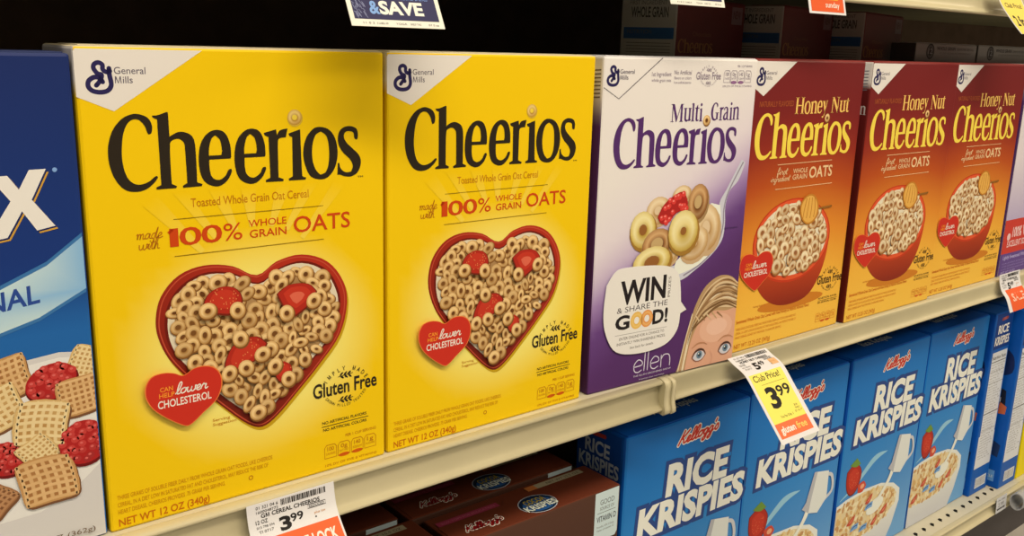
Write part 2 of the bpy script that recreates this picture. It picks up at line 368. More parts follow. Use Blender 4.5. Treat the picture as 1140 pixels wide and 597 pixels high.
def heart_badge(a, b, f, L):
    """red badge: f maps the yellow-box centimetres to this box"""
    H = [(4.68,8.95),(5.29,9.24),(5.89,9.29),(6.47,9.11),(6.86,8.65),(6.96,8.0),(6.76,7.33),(6.44,6.9),(5.74,6.39),(5.12,5.91),(4.75,5.78),(4.25,6.04),(3.56,6.56),(2.89,7.21),(2.58,7.74),(2.46,8.21),(2.54,8.79),(2.88,9.21),(3.51,9.32),(4.14,9.19)]
    a.fill([f((4.7 + (x - 4.7) * 1.03, 7.6 + (y - 7.6) * 1.03)) for x, y in H], C(236, 120, 50), L, sm=4)
    a.fill([f(p) for p in H], C(204, 46, 28), L + 1, sm=4)
    def t(s, x0, x1, y, h, c, bold):
        p0 = f((x0, y)); p1 = f((x1, y)); k = (f((x0, y + 1))[1] - p0[1])
        b.text(s, p0[0], p1[0], p0[1], h * k, c, L + 2, bold)
    t('CAN', 3.27, 4.02, 8.2, .27, C(246, 150, 40), .012); t('HELP', 3.2, 4.1, 7.83, .27, C(246, 150, 40), .012)
    t('CHOLESTEROL', 3.1, 6.3, 7.18, .46, CREAM, .015)
    p0, p1 = f((4.15, 7.86)), f((6.15, 7.86)); k = f((0, 1))[1] - f((0, 0))[1]
    script(b, 'lower', p0[0], p1[0] - .1, p0[1] + .03, .34 * k, .075 * k, CREAM, L + 2, .3)
def gf_seal(a, cx, cy, w, col, L=3, small=True):
    k = w / 4.9
    serif_text = 'Gluten Free'
    a.text(serif_text, cx - w / 2, cx + w / 2, cy - .32 * k, .98 * k, col, L, .02)
    a.arctext('SIMPLY MADE', cx, cy - .45 * k, 1.75 * k, 155, 32, .3 * k, col, L, .01)
    a.arctext('GROWN MILLED TRUSTED', cx, cy + .62 * k, 1.95 * k, 218, 324, .2 * k, col, L, 0, True)
    for yy in (cy + .95 * k, cy - .82 * k):
        a.line([(cx - .55 * k, yy - .05 * k), (cx + .55 * k, yy + .05 * k)], .05 * k, col, L)
        for dx in (-.3, 0, .3):
            a.fill(ell(cx + dx * k, yy + .12 * k, .17 * k, .07 * k, .7, 10), col, L); a.fill(ell(cx + dx * k + .05 * k, yy - .12 * k, .17 * k, .07 * k, -.7, 10), col, L)
def nutrition_icons(a, x0, x1, y, h, col, L=3, redc=None):
    w = (x1 - x0) / 4
    for i, t in enumerate(('100', '0g', '140', '1g')):
        xa, xb = x0 + i * w + w * .06, x0 + (i + 1) * w - w * .06
        a.line([(xa, y), (xa, y + h * .8), (xa + w * .15, y + h), (xb - w * .15, y + h), (xb, y + h * .8), (xb, y)], .05, col, L, 1, True)
        a.text(t, xa + w * .2, xb - w * .2, y + h * .55, h * .3, col, L, .01)
        a.text(('CALORIES', 'SAT FAT', 'SODIUM', 'SUGARS')[i], xa + w * .1, xb - w * .1, y + h * .25, h * .16, col, L)
        if i in (1, 2): a.fill(ell((xa + xb) / 2, y, w * .42, h * .14, 0, 16), redc or col, L)

# ------------------------------------------------------------------ cartons
def carton(W, D, H, colf, parent, nx=14, nz=22, r=.0018, flap=True, flapcol=None, name='carton'):
    bm = bmesh.new(); bmesh.ops.create_cube(bm, size=1)
    for v in bm.verts: v.co = Vector(((v.co.x + .5) * W, (v.co.y + .5) * D, (v.co.z + .5) * H))
    bmesh.ops.bevel(bm, geom=bm.edges[:], offset=r, segments=2, profile=.5, affect='EDGES')
    for i in range(1, nx): bmesh.ops.bisect_plane(bm, geom=bm.verts[:] + bm.edges[:] + bm.faces[:], plane_co=(W * i / nx, 0, 0), plane_no=(1, 0, 0))
    for i in range(1, nz): bmesh.ops.bisect_plane(bm, geom=bm.verts[:] + bm.edges[:] + bm.faces[:], plane_co=(0, 0, H * i / nz), plane_no=(0, 0, 1))
    V = [tuple(v.co) for v in bm.verts]
    F = []; cols = []
    for f in bm.faces:
        F.append(tuple(v.index for v in f.verts)); n = f.normal
        side = 'F' if n.y < -.5 else 'B' if n.y > .5 else 'L' if n.x < -.7 else 'R' if n.x > .7 else 'T' if n.z > .7 else 'D'
        cols.append([colf(side, v.co.x * 100, v.co.y * 100, v.co.z * 100) for v in f.verts])
    bm.verts.index_update(); bm.free()
    o = meshobj(name, V, F, cols, CARD, parent)
    if flap:       # glued tuck flap lying on the top
        t = .0006; fl = []
        P = [(.003, .0015), (W - .003, .0015), (W - .003, D * .62), (W - .02, D * .62), (W * .62, D * .62), (W * .58, D * .78), (W * .42, D * .78), (W * .38, D * .62), (.02, D * .62), (.003, D * .62)]
        n = len(P); V = [(x, y, H) for x, y in P] + [(x, y, H + t) for x, y in P]
        F = [tuple(range(n, 2 * n))] + [(i, (i + 1) % n, n + (i + 1) % n, n + i) for i in range(n)]
        c = flapcol or colf('T', 1, 1, H * 100)
        meshobj('top_flap', V, F, [c] * len(F), CARD, parent)
    return o

# ================================================================== YELLOW BOXES
YW, YD, YH = .187, .065, .28
HEART_O = [(9.61,14.43),(10.92,15.13),(12.65,15.37),(14.41,14.7),(15.53,13.27),(15.82,11.72),(15.24,9.62),(13.81,7.91),(11.95,6.1),(10.58,4.88),(9.59,4.4),(8.65,4.81),(7.07,6.35),(5.21,8.41),(3.98,10.06),(3.42,11.52),(3.36,12.69),(3.75,13.96),(4.81,15.04),(6.33,15.45),(8.07,15.19)]
HEART_I = [(9.67,13.84),(11.12,14.6),(12.63,14.81),(14.17,14.09),(15.01,12.7),(15.13,11.39),(14.54,9.75),(13.13,8.26),(11.3,6.68),(10.17,5.52),(9.3,5.23),(8.38,5.84),(6.72,7.47),(4.89,9.58),(4.2,10.8),(4.01,12.19),(4.36,13.48),(5.34,14.49),(6.69,14.88),(8.24,14.58)]
def yellow_col(s, x, y, z):
    if s == 'F':
        d = math.hypot((x - 9.6) / 8.6, (z - 9.8) / 7.4)
        return mix(YPALE, YEL, (d - .6) / .42)
    if s == 'T': return C(226, 200, 150)
    if s in 'LR' and z > 25.6: return WHITE if s == 'L' else YEL
    return C(232, 182, 2)
def make_yellow(label):
    t = empty('cereal_box', (0, 0, 0), 0, label, 'cereal box', 'yellow cereal boxes on the upper shelf')
    carton(YW, YD, YH, yellow_col, t, 22, 32)
    a = Art(); a.fill([(.12, 27.85), (6.85, 27.85), (1.87, 24.57), (.02, 25.36), (.02, 27.7)], WHITE, 1)
    gm_logo(a, .55, 25.5, 1.0); a.build('maker_emblem', front(), t)
    a = Art(); cheerword(a, 1.39, 16.96, 20.2, 24.48, INK, 3, 5); a.text('TM', 16.7, 17.1, 20.0, .12, INK, 3)
    oat_ring(a, 12.39, 23.98, .47, .47, 0, 2, (C(170, 110, 30), C(206, 150, 50), C(224, 176, 84), C(236, 196, 110), C(240, 200, 60)), .36)
    a.build('brand_lettering', front(), t)
    a = Art()
    # fan of pale printed rays above the bowl
    for ang in (52, 66, 78, 92, 104, 118, 131):
        c_, s_ = math.cos(R(ang)), math.sin(R(ang)); w = .16
        base, tip = mix(YEL, YPALE, .35), YEL
        V = [(9.6 + c_ * 5 - s_ * w, 12.5 + s_ * 5 + c_ * w), (9.6 + c_ * 5 + s_ * w, 12.5 + s_ * 5 - c_ * w), (9.6 + c_ * 9.4 + s_ * .5, 12.5 + s_ * 9.4 - c_ * .5), (9.6 + c_ * 9.4 - s_ * .5, 12.5 + s_ * 9.4 + c_ * .5)]
        V = [(x, min(y, 19.9)) for x, y in V]
        a.add(V, [(0, 1, 2, 3)], [[base, base, tip, tip]], 1)
    a.text('Toasted Whole Grain Oat Cereal', 5.75, 13.2, 19.0, .5, OTXT, 3, .004)
    a.line([(4.72, 18.37), (14.19, 18.37)], .05, C(150, 112, 10), 3); a.line([(4.68, 16.2), (14.18, 16.2)], .05, C(150, 112, 10), 3)
    a.text('1', 4.5, 4.86, 16.8, 1.02, ORED, 3, .02); a.line([(4.36, 17.6), (4.62, 17.78)], .16, ORED, 3, 1, False, False); a.text('0', 5.02, 6.25, 16.8, 1.02, ORED, 3, .012); a.text('0', 6.32, 7.5, 16.8, 1.02, ORED, 3, .012); a.text('%', 7.62, 8.78, 16.8, 1.02, ORED, 3, 0); a.text('WHOLE', 9.2, 11.66, 17.48, .42, ORED, 3, .006)
    a.text('GRAIN', 9.25, 11.64, 16.8, .48, ORED, 3, .006); a.text('OATS', 12.15, 16.1, 16.82, 1.0, ORED, 3, .01)
    script(a, 'made', 2.55, 4.0, 17.4, .32, .055, C(190, 110, 14), 3); script(a, 'with', 2.65, 3.8, 16.8, .32, .055, C(190, 110, 14), 3)
    a.build('slogan_lettering', front(), t)
    a = Art()
    def rim(x, y):
        d = math.hypot(x - 9.6, y - 10.5); k = .5 + .5 * math.cos(math.atan2(y - 10.5, x - 9.6) - R(60))
        return mix(C(112, 26, 12), C(180, 44, 24), k)
    a.fill([(x + .1, y - .22) for x, y in HEART_O], C(196, 150, 16), 1, sm=4)
    a.fill(HEART_O, RED, 2, sm=4, colf=rim)
    a.line([(x * .97 + 9.6 * .03, y * .97 + 10.5 * .03) for x, y in HEART_O], .07, C(196, 74, 44), 3, 4, True)
    a.fill([(9.6 + (x - 9.6) * 1.03, 10.4 + (y - 10.4) * 1.03) for x, y in HEART_I], C(110, 24, 12), 4, sm=4)
    a.fill(HEART_I, C(226, 202, 160), 5, sm=4); a.fill([(9.6 + (x - 9.6) * .93, 10.4 + (y - 10.4) * .93) for x, y in HEART_I], C(176, 130, 76), 5.5, sm=4)
    AV = [(7.25, 13.2, 1.0), (12.1, 12.7, 1.05), (8.6, 9.5, 1.05), (11.05, 7.9, .55)]
    pk = pile(a, spline(HEART_I, 3), .53, 11, 6, gap=1.08, avoid=AV); TOPL = max(i[3] for i in pk.items) * 3 + 10
    S1 = [(7.3,14.05),(6.45,13.7),(6.1,12.95),(6.9,12.5),(7.9,12.35),(8.45,12.9),(8.2,13.75)]
    S2 = [(10.85,13.1),(11.6,13.55),(12.9,13.45),(13.45,12.9),(12.9,12.1),(12.0,11.55),(11.35,12.1)]
    S3 = [(7.35,9.35),(8.0,10.35),(9.3,10.55),(9.95,10.0),(9.5,9.3),(8.7,8.85),(7.9,8.4),(7.4,8.7)]
    S4 = [(10.55,8.3),(11.1,8.6),(11.6,8.2),(11.5,7.5),(11.0,7.2),(10.6,7.6)]
    for i, S in enumerate((S1, S2, S3, S4)): strawberry(a, S, TOPL, i == 1, i)
    for x, y in ((8.2, 12.45), (6.35, 12.7), (11.4, 11.75), (13.3, 12.3), (7.5, 8.5), (9.7, 9.35), (8.6, 8.65), (8.3, 10.6), (11.4, 7.35), (10.5, 8.4)): oat_ring(a, x, y, .55, .5, x, TOPL + 5)
    a.build('bowl_picture', front(), t)
    a = Art(); b = Art(); heart_badge(a, b, lambda p: p, TOPL + 10)
    hb = a.build('heart_badge', front(), t); b.build('badge_lettering', front(), hb)
    a = Art(); gf_seal(a, 15.62, 5.75, 4.8, INK)
    a.text('NO ARTIFICIAL FLAVORS', 13.83, 17.2, 3.46, .2, INK, 3, .01); a.line([(13.8, 3.3), (17.35, 3.3)], .045, INK, 3)
    a.text('NO ARTIFICIAL COLORS', 13.89, 17.2, 2.95, .2, INK, 3, .01); a.build('gluten_free_seal', front(), t)
    a = Art(); a.text('PER 1 CUP SERVING', 15.56, 17.95, 2.2, .2, OTXT, 3, .004)
    nutrition_icons(a, 13.9, 18.0, .95, .95, OTXT, 3, C(216, 90, 10)); a.text('10% DV OF FIVE B VITAMINS', 14, 18, .35, .17, OTXT, 3)
    a.build('nutrition_icons', front(), t)
    a = Art()
    for k, s in enumerate(('THREE GRAMS OF SOLUBLE FIBER DAILY FROM WHOLE GRAIN OAT FOODS, LIKE CHEERIOS', 'CEREAL, IN A DIET LOW IN SATURATED FAT AND CHOLESTEROL, MAY REDUCE THE RISK OF', 'HEART DISEASE. CHEERIOS PROVIDES .75 GRAM PER SERVING.')):
        a.text(s, .5, (10.2, 9.9, 7.0)[k], 2.0 - k * .46, .27, C(206, 136, 6), 3, .004)
    a.build('fine_print', front(), t); a = Art(); a.text('NET WT 12 OZ (340g)', .5, 5.95, .3, .46, C(200, 104, 8), 3, .016); a.build('net_weight_lettering', front(), t); a = Art()
    a.text('Serving', 6.4, 7.5, 5.5, .18, OTXT, 3); a.text('Suggestion', 6.4, 7.9, 5.22, .18, OTXT, 3); a.build('serving_note', front(), t); a = Art()
    a.fill(ell(8.7, 1.1, .16, .16), OTXT, 3, [ell(8.7, 1.1, .1, .1)]); a.build('round_mark', front(), t)
    return t

def copy_tree(o, parent=None):
    c = o.copy(); COL.objects.link(c); c.parent = parent
    for ch in list(o.children): copy_tree(ch, c)
    return c
def place(o, loc, rz=0, label=None):
    o.location = loc; o.rotation_euler = (0, 0, rz)
    if label: o['label'] = label
    return o
y1 = make_yellow('yellow heart-bowl cereal box touching the dark blue box')
place(y1, (0, 0, 0))
y2 = copy_tree(y1); place(y2, (.1895, .0005, 0), 0, 'yellow heart-bowl cereal box touching the white and purple box')

# ================================================================== HONEY NUT BOXES
HW = .1828
HST = [(0, C(246, 184, 62)), (.2, C(242, 172, 54)), (.38, C(226, 134, 38)), (.55, C(186, 76, 24)), (.68, C(146, 42, 26)), (.8, C(122, 32, 28)), (1, C(116, 32, 30))]
def honey_col(s, x, y, z):
    if s in 'FB':
        d = math.hypot((x - 9) / 11, (z - 9) / 9)
        return ramp(HST, z / 28 + .05 * math.sin(x / 18 * 3.14) * -1)
    if s == 'T': return C(150, 60, 50)
    if s in 'LR': return WHITE if z > 25.4 else ramp([(0, C(110, 32, 18)), (.6, C(96, 26, 20)), (1, C(110, 30, 28))], z / 28)
    return MAR
def make_honey(label):
    t = empty('cereal_box', (0, 0, 0), 0, label, 'cereal box', 'dark red and gold cereal boxes on the upper shelf')
    carton(HW, .062, .28, honey_col, t, 12, 40)
    a = Art(); a.fill([(.1, 27.85), (6.3, 27.85), (1.55, 24.7), (.02, 25.5), (.02, 27.7)], WHITE, 1)
    gm_logo(a, .35, 25.65, .95); a.build('maker_emblem', front(), t)
    a = Art(); a.text('NATURALLY FLAVORED', 1.1, 6.4, 23.72, .5, C(176, 84, 40), 3, .004)
    serif(a, 'Honey', 6.7, 12.1, 22.95, 1.6, C(246, 190, 90), 3); serif(a, 'Nut', 12.75, 15.95, 22.95, 1.55, C(246, 190, 90), 3)
    oat_ring(a, 12.25, 22.45, .42, .42, 0, 4, None, .34)
    cheerword(a, .82, 16.87, 18.85, 23.2, GOLD, 3); a.build('brand_lettering', front(), t)
    a = Art(); LC = C(236, 190, 130)
    a.line([(4.8, 18.18), (13.9, 18.18)], .06, LC, 3); a.line([(4.75, 15.8), (14.3, 15.8)], .06, LC, 3)
    a.text('OATS', 10.15, 14.1, 16.58, 1.08, LC, 3, .02); a.text('WHOLE', 7.4, 9.8, 17.2, .45, LC, 3, .008); a.text('GRAIN', 7.4, 9.8, 16.58, .48, LC, 3, .008)
    script(a, 'first', 4.8, 6.4, 17.2, .33, .07, LC, 3); script(a, 'ingredient', 3.9, 6.9, 16.55, .3, .06, LC, 3)
    a.build('slogan_lettering', front(), t)
    a = Art(); cx, cy = 8.5, 10.4
    def bowlc(x, y): return mix(C(226, 80, 30), C(140, 40, 18), (11 - y) / 7)
    a.fill(ell(9.3, 3.9, 5.6, .7), C(206, 120, 30), 1)
    a.fill([(2.05, 10.9), (2.4, 8.0), (3.8, 5.6), (6.2, 4.1), (9.2, 3.7), (12.2, 4.3), (14.0, 6.3), (14.8, 8.6), (14.9, 10.4)] + [(11.5, 9.9), (8.5, 10.2), (5, 10.4)], RED, 2, sm=5, colf=bowlc)
    a.fill(ell(cx, cy, 6.5, 4.3, -.05, 40), C(196, 56, 24), 3); a.fill(ell(cx, cy + .05, 6.3, 4.12, -.05, 40), C(226, 84, 40), 4)
    inn = ell(cx, cy + .1, 5.9, 3.72, -.05, 36); a.fill(inn, C(236, 214, 170), 5)
    pile(a, inn, .74, 5, 6, (C(168, 104, 44), C(214, 158, 92), C(234, 192, 130), C(250, 222, 172), C(150, 90, 46)), 1.16)
    # honey dipper
    a.line([(11.8, 13.3), (14.6, 13.4)], .2, C(150, 96, 34), 40)
    D = [(10.6, 14.95), (9.6, 14.6), (9.05, 13.7), (9.5, 12.5), (10.5, 11.85), (11.6, 12.0), (12.3, 12.8), (12.2, 13.9), (11.5, 14.7)]
    a.fill(D, C(196, 122, 38), 41, sm=4); a.fill([(10.6 + (x - 10.6) * .85, 13.4 + (y - 13.4) * .88) for x, y in D], C(232, 168, 72), 42, sm=4)
    for k in range(4): a.line([(9.7 + k * .62, 12.5 + (k % 2) * .05), (9.85 + k * .6, 13.5), (10.1 + k * .45, 14.5)], .11, C(190, 116, 34), 43)
    a.build('bowl_picture', front(), t)
    a = Art(); b = Art(); heart_badge(a, b, lambda p: ((p[0] - 2.46) * 1.14 + .2, (p[1] - 5.8) * 1.05 + 6.1), 46)
    hb = a.build('heart_badge', front(), t); b.build('badge_lettering', front(), hb)
    a = Art(); gf_seal(a, 15.9, 5.35, 4.5, C(78, 52, 20)); a.text('NO ARTIFICIAL FLAVORS', 14.2, 17.6, 3.35, .2, C(90, 60, 20), 3, .006)
    a.line([(14.2, 3.2), (17.7, 3.2)], .04, C(90, 60, 20), 3); a.text('NO ARTIFICIAL COLORS', 14.2, 17.6, 2.9, .2, C(90, 60, 20), 3, .006)
    nutrition_icons(a, 14.0, 17.7, .9, .9, C(214, 120, 30), 3, C(214, 90, 30)); a.build('gluten_free_seal', front(), t)
    a = Art(); a.text('Sweetened Whole Grain Oat Cereal with Real Honey & Natural Almond Flavor', .5, 12.6, 2.95, .34, C(206, 100, 20), 3, .01)
    for k, s in enumerate(('THREE GRAMS OF SOLUBLE FIBER DAILY FROM WHOLE GRAIN OAT FOODS, LIKE HONEY NUT', 'CEREAL, IN A DIET LOW IN SATURATED FAT AND CHOLESTEROL, MAY REDUCE THE RISK OF', 'HEART DISEASE. HONEY NUT PROVIDES .75 GRAM PER SERVING.')):
        a.text(s, .55, (10.4, 10.4, 8)[k], 2.25 - k * .42, .24, C(220, 136, 40), 3, .004)
    a.build('fine_print', front(), t); a = Art(); a.text('NET WT 12.25 OZ (347g)', .5, 6.2, .4, .42, C(206, 110, 24), 3, .012); a.build('net_weight_lettering', front(), t); a = Art(); a.text('Serving Suggestion', 3.0, 5, 4.2, .2, C(200, 110, 30), 3)
    a.build('serving_note', front(), t)
    a = Art()
    for k in range(7): a.line([(5.1 - .25 * (k % 3), 27.0 - k * .32), (5.75, 27.05 - k * .32)], .1, C(120, 112, 110), 2, 1)
    serif(a, 'on', 4.6, 5.9, 22.6, 1.2, C(210, 190, 170), 2); a.build('side_print', left(.062), t)
    return t
hn1 = make_honey('dark red and gold cereal box touching the white and purple box'); place(hn1, (.5762, .0014, 0))
hn2 = copy_tree(hn1); place(hn2, (.7655, -.0030, 0), 0, 'dark red and gold cereal box, middle one of the three alike')
hn3 = copy_tree(hn1); place(hn3, (.9560, .0024, 0), 0, 'dark red and gold cereal box, farthest right of the three alike')

# ================================================================== MULTI GRAIN BOX
MW = .1812
LAV = C(204, 184, 200)
def multi_col(s, x, y, z):
    if s in 'FB':
        d = x * .57 - z + 8           # printed diagonal, white at the top-left to purple at the lower right
        return ramp([(-9, C(236, 218, 198)), (-4, C(230, 208, 194)), (-1.5, C(206, 178, 182)), (.5, C(160, 122, 156)), (3, C(104, 62, 112)), (7, C(86, 44, 90)), (20, C(80, 40, 84))], d)
    if s == 'T': return C(226, 210, 190)
    if s in 'LR': return ramp([(0, C(70, 34, 72)), (.6, C(84, 42, 86)), (.82, C(86, 46, 88)), (.9, WHITE), (1, WHITE)], z / 28)
    return PURP
def make_multi():
    t = empty('cereal_box', (.3855, .0012, 0), R(-3.2), 'white and purple cereal box with a spoonful of rings and half a printed face', 'cereal box')
    carton(MW, .06, .28, multi_col, t, 24, 36)
    TX = C(84, 44, 92)
    a = Art(); a.line([(.03, 25.6), (1.75, 24.72), (6.3, 27.95)], .07, C(96, 86, 84), 2, 1)
    gm_logo(a, .4, 25.7, .93); a.build('maker_emblem', front(MW), t)
    a = Art(); serif(a, 'Multi', 7.65, 11.45, 22.75, 1.5, TX, 3); serif(a, 'Grain', 12.5, 16.1, 22.78, 1.5, TX, 3)
    oat_ring(a, 12.0, 22.8, .42, .45, 0, 4, None, .36); cheerword(a, 1.43, 16.13, 19.12, 23.25, TX, 3); a.build('brand_lettering', front(MW), t)
    a = Art(); TG = C(150, 130, 130)
    a.text('1st Ingredient', 5.2, 7.4, 26.5, .34, TG, 3, .004); a.text('whole grain oats', 5.2, 7.4, 26.05, .26, TG, 3)
    a.text('No Artificial', 7.75, 9.75, 26.65, .34, TG, 3, .004); a.text('flavors or colors', 7.75, 9.75, 26.25, .24, TG, 3); a.text('from artificial sources', 7.75, 9.75, 25.9, .2, TG, 3)
    gf_seal(a, 11.85, 26.45, 3.0, TG); nutrition_icons(a, 13.7, 17.3, 26.0, 1.0, TG, 3, C(150, 100, 130)); a.text('PER 1 CUP SERVING', 15.4, 17.3, 27.3, .18, TG, 3)
    a.text('10% DV OF FIVE B VITAMINS', 13.7, 17.4, 25.6, .16, TG, 3); a.build('claims_lettering', front(MW), t)
    # spoon and rings
    a = Art()
    S = [(17.0,19.2),(17.5,18.9),(16.75,17.3),(15.72,16.4),(15.3,15.0),(15.45,13.4),(15.2,11.9),(13.85,10.6),(11.67,9.35),(10.3,8.8),(9.0,9.0),(8.8,10.2),(9.86,10.3),(12.02,10.4),(13.77,11.3),(14.67,12.75),(14.71,14.4),(14.5,15.4),(15.3,16.6)]
    a.fill(S, C(206, 196, 188), 1, sm=4); a.line([(17.2, 18.9), (15.6, 16.4), (15.15, 14.8), (15.2, 13.2), (14.6, 11.6), (12.8, 10.1), (10.6, 9.2)], .16, C(150, 136, 140), 2)
    a.fill([(9.5, 9.3), (12.2, 9.9), (14.2, 11.3), (14.9, 13.2), (14.6, 15.2), (13.4, 15.5), (12, 12), (9.5, 10.6)], C(238, 228, 214), 3, sm=4)
    YR = (C(176, 134, 44), C(214, 176, 78), C(230, 198, 110), C(244, 220, 150), C(150, 92, 40)); BR = (C(96, 52, 22), C(150, 92, 44), C(184, 124, 66), C(214, 164, 104), C(200, 160, 100))
    TN = (C(168, 116, 56), C(206, 156, 90), C(222, 180, 120), C(240, 208, 156), C(226, 190, 140))
    oat_ring(a, 6.9, 15.3, 1.4, 1.2, .3, 5, TN, .3); oat_ring(a, 13.0, 13.3, 1.75, 2.2, .2, 8, TN, .28); oat_ring(a, 11.6, 12.0, 1.8, 1.5, .4, 11, TN, .2)
    oat_ring(a, 9.6, 16.5, 1.1, .8, .2, 14, TN, .25)
    oat_ring(a, 11.7, 15.7, 1.25, 1.62, -.1, 17, BR, .36); oat_ring(a, 5.25, 13.8, 1.45, 1.6, .2, 17, YR, .3); oat_ring(a, 8.4, 11.6, 1.2, 1.2, .4, 17, TN, .3)
    oat_ring(a, 7.0, 12.4, 1.75, 1.35, .2, 20, BR, .4)
    rb = [(6.87,14.73),(7.51,15.77),(8.94,16.6),(9.8,16.7),(10.37,15.87),(10.4,15.15),(9.1,14.94),(8.2,14.15),(7.34,14.14)]
    a.fill(rb, C(176, 36, 30), 23, sm=4); rr = random.Random(3); pk = Packer(24, 2)
    for _ in range(60):
        x, y = rr.uniform(6.9, 10.3), rr.uniform(14.1, 16.6)
        if inside((x, y), rb): l = pk.layer(x, y, .2) if len(pk.items) < 26 else None
        else: l = None
        if l: a.fill(ell(x, y, .26, .24, 0, 10), C(222, 60, 48), l); a.fill(ell(x - .05, y + .07, .12, .09, 0, 8), C(246, 130, 110), l + 1)
    oat_ring(a, 10.05, 13.28, 1.8, 1.85, .1, 44, YR, .2); oat_ring(a, 6.45, 10.9, 2.2, 1.35, .12, 47, YR, .4)
    a.build('spoonful_picture', front(MW), t)
    # speech bubble
    a = Art(); B = [(1.43,9.44),(2.3,10.5),(3.55,10.75),(6.98,10.55),(9.04,10.1),(10.0,9.1),(10.38,6.85),(11.15,6.0),(10.4,5.75),(10.13,4.22),(8.67,3.08),(5.64,2.82),(2.91,3.39),(1.6,5.2),(1.24,7.1)]
    B2 = spline(B[:7] , 5, False) + [B[7]] + spline(B[8:] + [B[0]], 5, False)[:-1]
    a.fill(B2, C(236, 220, 196), 51); bo = a.build('speech_bubble', front(MW), t)
    a = Art(); K = C(34, 26, 26)
    a.text('WIN', 3.15, 8.3, 7.55, 1.95, K, 52, .03); a.text('& SHARE THE', 2.75, 8.7, 6.8, .48, C(80, 72, 70), 52)
    a.text('G', 2.72, 4.2, 5.35, 1.15, K, 52, .035); a.text('D!', 7.05, 8.75, 5.28, 1.2, K, 52, .035)
    for x, c in ((5.1, C(232, 170, 60)), (6.3, C(226, 128, 44))): a.rings(x, 5.9, .72, .78, [(.42, c), (.7, mix(c, C(250, 210, 130), .5)), (1, c)], 53)
    V, F = textmesh('PRIZES', 0); wv = max(v[0] for v in V); a.add([(8.95 - v[1] * .42, 7.45 + v[0] / wv * 1.9) for v in V], F, C(90, 80, 78), 52)
    a.line([(2.7, 4.85), (8.8, 4.75)], .04, C(150, 140, 130), 52)
    a.text('ENTER ONLINE FOR A CHANCE TO', 3.2, 8.5, 4.35, .24, C(90, 80, 78), 52, .004); a.text('INSTANTLY WIN SHAREABLE PRIZES.', 2.95, 8.7, 3.9, .24, C(90, 80, 78), 52, .004)
    a.text('See back for details.', 4.5, 7.3, 3.4, .22, C(90, 80, 78), 52, .004); a.build('bubble_lettering', front(MW), bo)
    a = Art(); W_ = C(214, 196, 206); w = .1
    def e_(x): a.line([(x + .05, 1.55), (x + .95, 1.62), (x + .95, 1.95), (x + .5, 2.15), (x + .05, 1.75), (x + .1, 1.2), (x + .5, 1.0), (x + .95, 1.15)], w, W_, 3)
    e_(5.2); a.line([(6.45, 1.05), (6.5, 2.75)], w, W_, 3); a.line([(6.85, 1.05), (6.9, 2.75)], w, W_, 3); e_(7.2)
    a.line([(8.5, 1.0), (8.5, 2.1)], w, W_, 3); a.line([(8.5, 1.7), (8.8, 2.1), (9.4, 2.05), (9.6, 1.6), (9.6, 1.0)], w, W_, 3)
    a.text('THE ELLEN DEGENERES SHOW', 5.2, 9.8, .62, .15, W_, 3, .004); a.text('Weekdays check local listings', 5.9, 9.0, .25, .12, W_, 3)
    a.build('show_lettering', front(MW), t); a = Art(); a.text('Lightly Sweetened', 15.4, 17.2, 12.9, .2, C(80, 50, 90), 3); a.build('sweetened_lettering', front(MW), t)
    # printed half face
    a = Art(); Hh = [(10.5,.05),(11.0,1.3),(11.32,2.5),(11.89,4.47),(12.35,6.0),(13.42,7.66),(14.9,8.49),(16.18,8.56),(17.3,8.15),(18.0,7.4),(18.0,.05)]
    a.fill(spline(Hh[:-1], 5, False) + [Hh[-1]], C(184, 142, 92), 1)
    Fc = [(11.3,.05),(11.7,1.2),(12.1,2.6),(12.7,3.9),(13.6,4.9),(15.0,5.3),(16.6,5.1),(18.0,5.3),(18.0,.05)]
    a.fill(spline(Fc[:-1], 5, False) + [Fc[-1]], C(220, 158, 118), 2)
    a.fill(ell(15.4, 3.6, 2.2, 1.4), C(228, 170, 130), 3); a.fill(ell(15.5, 3.7, 1.4, .8), C(234, 180, 142), 4)
    rr = random.Random(9); HC = [C(220, 184, 132), C(150, 108, 64), C(200, 158, 106), C(122, 84, 46), C(232, 204, 158), C(176, 130, 80)]
    for k in range(34):            # fringe swept from the right down to the left
        t_ = k / 33; d = rr.uniform(-.12, .12)
        P = [(17.95, 7.6 - 2.5 * t_ + d, .1), (16.6, 8.25 - 2.75 * t_ + d + .15 * math.sin(k), .2), (15.1, 8.1 - 2.6 * t_ + d, .24), (13.7, 7.2 - 2.3 * t_ - d, .22), (12.7, 5.7 - 1.5 * t_, .18), (12.1, 4.2 - .6 * t_, .1), (11.75, 2.9 - .4 * t_, .04)]
        a.line(P, .2, HC[k % 6] if rr.random() < .7 else rr.choice(HC), 5 + k % 7)
    for k in range(9): a.line([(12.1 + k * .05, 5.4 - k * .12, .1), (11.5 + k * .07, 3.2, .2), (11.1 + k * .08, 1.6, .2), (10.72 + k * .1, .15, .14)], .16, rr.choice(HC), 5 + k % 7)
    for k in range(5): a.line([(12.6 + k * .7, 5.1 + .1 * (k % 2), .14), (12.9 + k * .75, 4.75, .12), (13.0 + k * .8, 4.5, .02)], .1, rr.choice(HC[:3]), 12)
